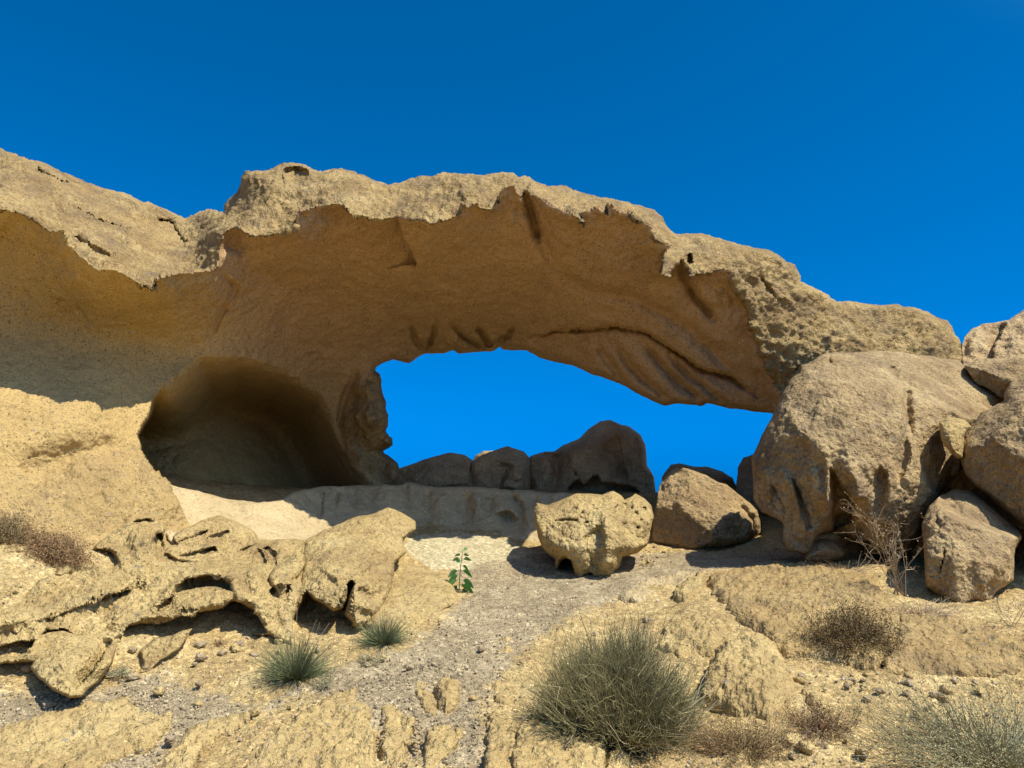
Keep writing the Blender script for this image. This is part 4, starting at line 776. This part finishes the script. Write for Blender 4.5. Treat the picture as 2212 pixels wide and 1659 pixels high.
def leafy(x, y, rx_, ry_, hz, n, mat, label, name, cat='plant', leafL=0.014, twig=60, twm=None, dome=True, nl=None):
    """low twiggy plant: fan of twigs carrying many small leaves through its volume"""
    p = gp(x, y); root = base_empty(name, p, label, cat); s = Strands(); t = Strands()
    for i in range(twig):
        d = hemi(0.05); e = np.array([d[0]*rx_, d[1]*ry_, d[2]*hz]); L = np.linalg.norm(e)*rng.uniform(0.6, 1.0)
        c = curve(np.array([d[0]*rx_, d[1]*ry_, 0])*rng.uniform(0, 0.6), e/np.linalg.norm(e)+np.array([0, 0, .2]), L, 6, wob=0.2); c[:, 2] += gz(c[:, 0]+p[0], c[:, 1]+p[1])-p[2]; t.tube(c, 0.0022, 0.0008)
        for j in range(n//twig):
            k = rng.integers(1, 7); s.leaf(c[k]+rng.normal(size=3)*0.02*np.array([rx_, ry_, hz])/0.3, rng.normal(size=3), rng.normal(size=3), leafL*rng.uniform(.5, 1.3), leafL*0.45)
    t.build('twigs', twm or M['dry'], root); s.build('foliage', mat, root); return root
leafy(1840, 1405, 0.34, 0.26, 0.40, 17000, M['dkolive'], 'round brown-olive dry bush on the rough right-hand slab', 'dry_bush', 'bush', leafL=0.017, twig=320, twm=M['rust'])
leafy(118, 1205, 0.33, 0.22, 0.26, 12000, M['rust'], 'rusty brown dry bush at the foot of the cliff on the left', 'dry_bush', 'bush', leafL=0.018, twig=220, twm=M['rust'])
leafy(15, 1165, 0.26, 0.2, 0.34, 9000, M['dkolive'], 'olive green bush touching the left edge above the rusty one', 'green_bush', 'bush', leafL=0.014, twig=120)
leafy(2150, 1650, 0.75, 0.5, 0.34, 9000, M['grey'], 'sprawling grey-green shrub filling the bottom right corner', 'grey_shrub', 'shrub', leafL=0.014, twig=620, twm=M['grey'])
leafy(1770, 1580, 0.24, 0.18, 0.20, 5200, M['rust'], 'reddish brown dry plant between the mound and the low slab', 'dry_plant', leafL=0.011, twig=130, twm=M['rust'])
leafy(1600, 1625, 0.38, 0.22, 0.16, 7500, M['dkolive'], 'low brown dry mat between the big bush and the bottom edge', 'dry_plant', leafL=0.011, twig=240, twm=M['rust'])
leafy(700, 1478, 0.09, 0.07, 0.04, 900, M['grey'], 'little grey creeping plant touching the right of the spiky tuft', 'creeping_plant', leafL=0.012, twig=30)
leafy(800, 1428, 0.10, 0.08, 0.04, 900, M['grey'], 'little grey creeping plant below the smaller green tuft', 'creeping_plant', leafL=0.012, twig=30)
leafy(255, 1458, 0.12, 0.10, 0.05, 1500, M['grey'], 'grey-green mat plant between the tilted slab and the leaning block', 'creeping_plant', leafL=0.012, twig=40)
leafy(475, 1392, 0.06, 0.05, 0.03, 500, M['rust'], 'tiny reddish plant on the sand below the alcove', 'creeping_plant', leafL=0.010, twig=20, twm=M['rust'])
leafy(1820, 1235, 0.40, 0.18, 0.06, 1600, M['rust'], 'strip of dry brown litter along the top of the rough slab', 'dry_plant', leafL=0.012, twig=120, twm=M['dry'])
leafy(1990, 1330, 0.42, 0.16, 0.10, 1500, M['dry'], 'pale straw litter below the bare twiggy shrub', 'dry_plant', leafL=0.012, twig=160, twm=M['dry'])
def twig_shrub(x, y, hgt, n, label, spread=0.5, lean=0.0, name='twiggy_shrub', mat='dry', r=0.0055, buds=True):
    p = gp(x, y); root = base_empty(name, p, label, 'shrub'); s = Strands(); b = Strands()
    for i in range(n):
        d = np.array([rng.normal()*spread+lean, rng.normal()*spread*0.7, 1.0]); d /= np.linalg.norm(d); L = hgt*rng.uniform(0.6, 1.1)
        c = curve(np.array([rng.normal()*0.05, rng.normal()*0.05, 0]), d, L, 9, wob=0.09); s.tube(c, r, r*0.3)
        for q in range(9):
            k = rng.integers(3, 10); e = curve(c[k], (c[k]-c[k-1])/np.linalg.norm(c[k]-c[k-1])+rng.normal(size=3)*0.6, L*rng.uniform(.12, .3), 5, wob=0.15, up=0.03); s.tube(e, r*0.45, r*0.2)
            for w_ in range(2):
                k2 = rng.integers(2, 6); f = curve(e[k2], (e[k2]-e[k2-1])/np.linalg.norm(e[k2]-e[k2-1])+rng.normal(size=3)*0.6, L*rng.uniform(.04, .1), 3, wob=0.2); s.tube(f, r*0.28, r*0.15)
                if buds:
                    for z in range(2): b.leaf(f[-1], rng.normal(size=3), rng.normal(size=3), 0.012, 0.009)
    s.build('twigs', M[mat], root)
    if buds: b.build('foliage', M[mat], root)  # these pieces are dry buds at the twig tips, not leaves
twig_shrub(1952, 1285, 0.80, 11, 'bare tan twiggy shrub standing before the huge fluted boulder', spread=0.30, lean=-0.22)
twig_shrub(2175, 1350, 0.34, 7, 'bare twigs in the dark gap at the right edge', spread=0.7, lean=-0.2, r=0.003)
twig_shrub(575, 1690, 0.30, 7, 'thin bare twigs rising from the bottom edge left of the middle', spread=0.6, r=0.0018, buds=False)
twig_shrub(1750, 1640, 0.30, 5, 'thin bare stems beside the reddish dry plant', spread=0.5, r=0.0018, buds=False)
# green seedling with broad leaves
def seedling(x, y, h, label):
    p = gp(x, y); root = base_empty('seedling', p, label, 'seedling'); s = Strands()
    stem = curve((0, 0, 0), (0.06, 0, 1), h, 8, wob=0.03); s.tube(stem, 0.007, 0.003)
    s.build('stem', M['stem'], root)
    spec = [(0.12,2.6,.16),(0.15,-.2,.17),(0.25,3.4,.15),(0.28,.4,.15),(0.40,-1.2,.14),(0.42,2.2,.13),(0.52,.2,.13),(0.60,3.0,.13),(0.66,-.5,.11),(0.75,2.9,.10),(0.80,.3,.11),(0.90,3.5,.09),(0.93,-.3,.09),(1.0,1.2,.07),(1.0,-1.5,.08),(0.05,.3,.12),(0.2,1.9,.13),(0.33,-2.6,.14),(0.48,3.3,.13),(0.70,1.8,.10),(0.18,-.9,.15)]
    for t, a, L in spec:
        L *= 0.80
        k = min(int(t*8), 8); b = stem[k]; d = np.array([cos(a), sin(a)*0.5-0.35, -0.25 if t < .7 else 0.35]); d /= np.linalg.norm(d)
        sd = np.cross(d, (0.25*cos(5*a), 1.0, 0.55)); sd /= np.linalg.norm(sd); V = []; nn = 8
        pet = b+d*L*0.35
        for i in range(nn+1):
            u = i/nn; w = L*0.42*math.sin(pi*min(1, u*0.97+0.03))**0.7*(1-0.25*u); c = pet+d*L*u+np.array([0, 0, -0.45*L*u*u]); fold = np.array([0, 0, 0.12*w])
            V += [c-sd*w/1.0*0.8+fold, c, c+sd*w*0.8+fold]
        Fc = []
        for i in range(nn):
            for j in (0, 1): q = i*3+j; Fc.append([q, q+1, q+4, q+3])
        st = Strands(); st.tube(np.array([b, (b+pet)/2, pet]), 0.002, 0.0015)
        Vt = np.vstack([np.array(V)]+st.V); Ft = np.vstack([np.array(Fc)]+[f+len(V) for f in st.F])
        link('leaf', mesh_from('leaf', Vt, Ft, M['leaf']), root)
seedling(992, 1272, 0.40, 'young green seedling with broad leaves beside the path')
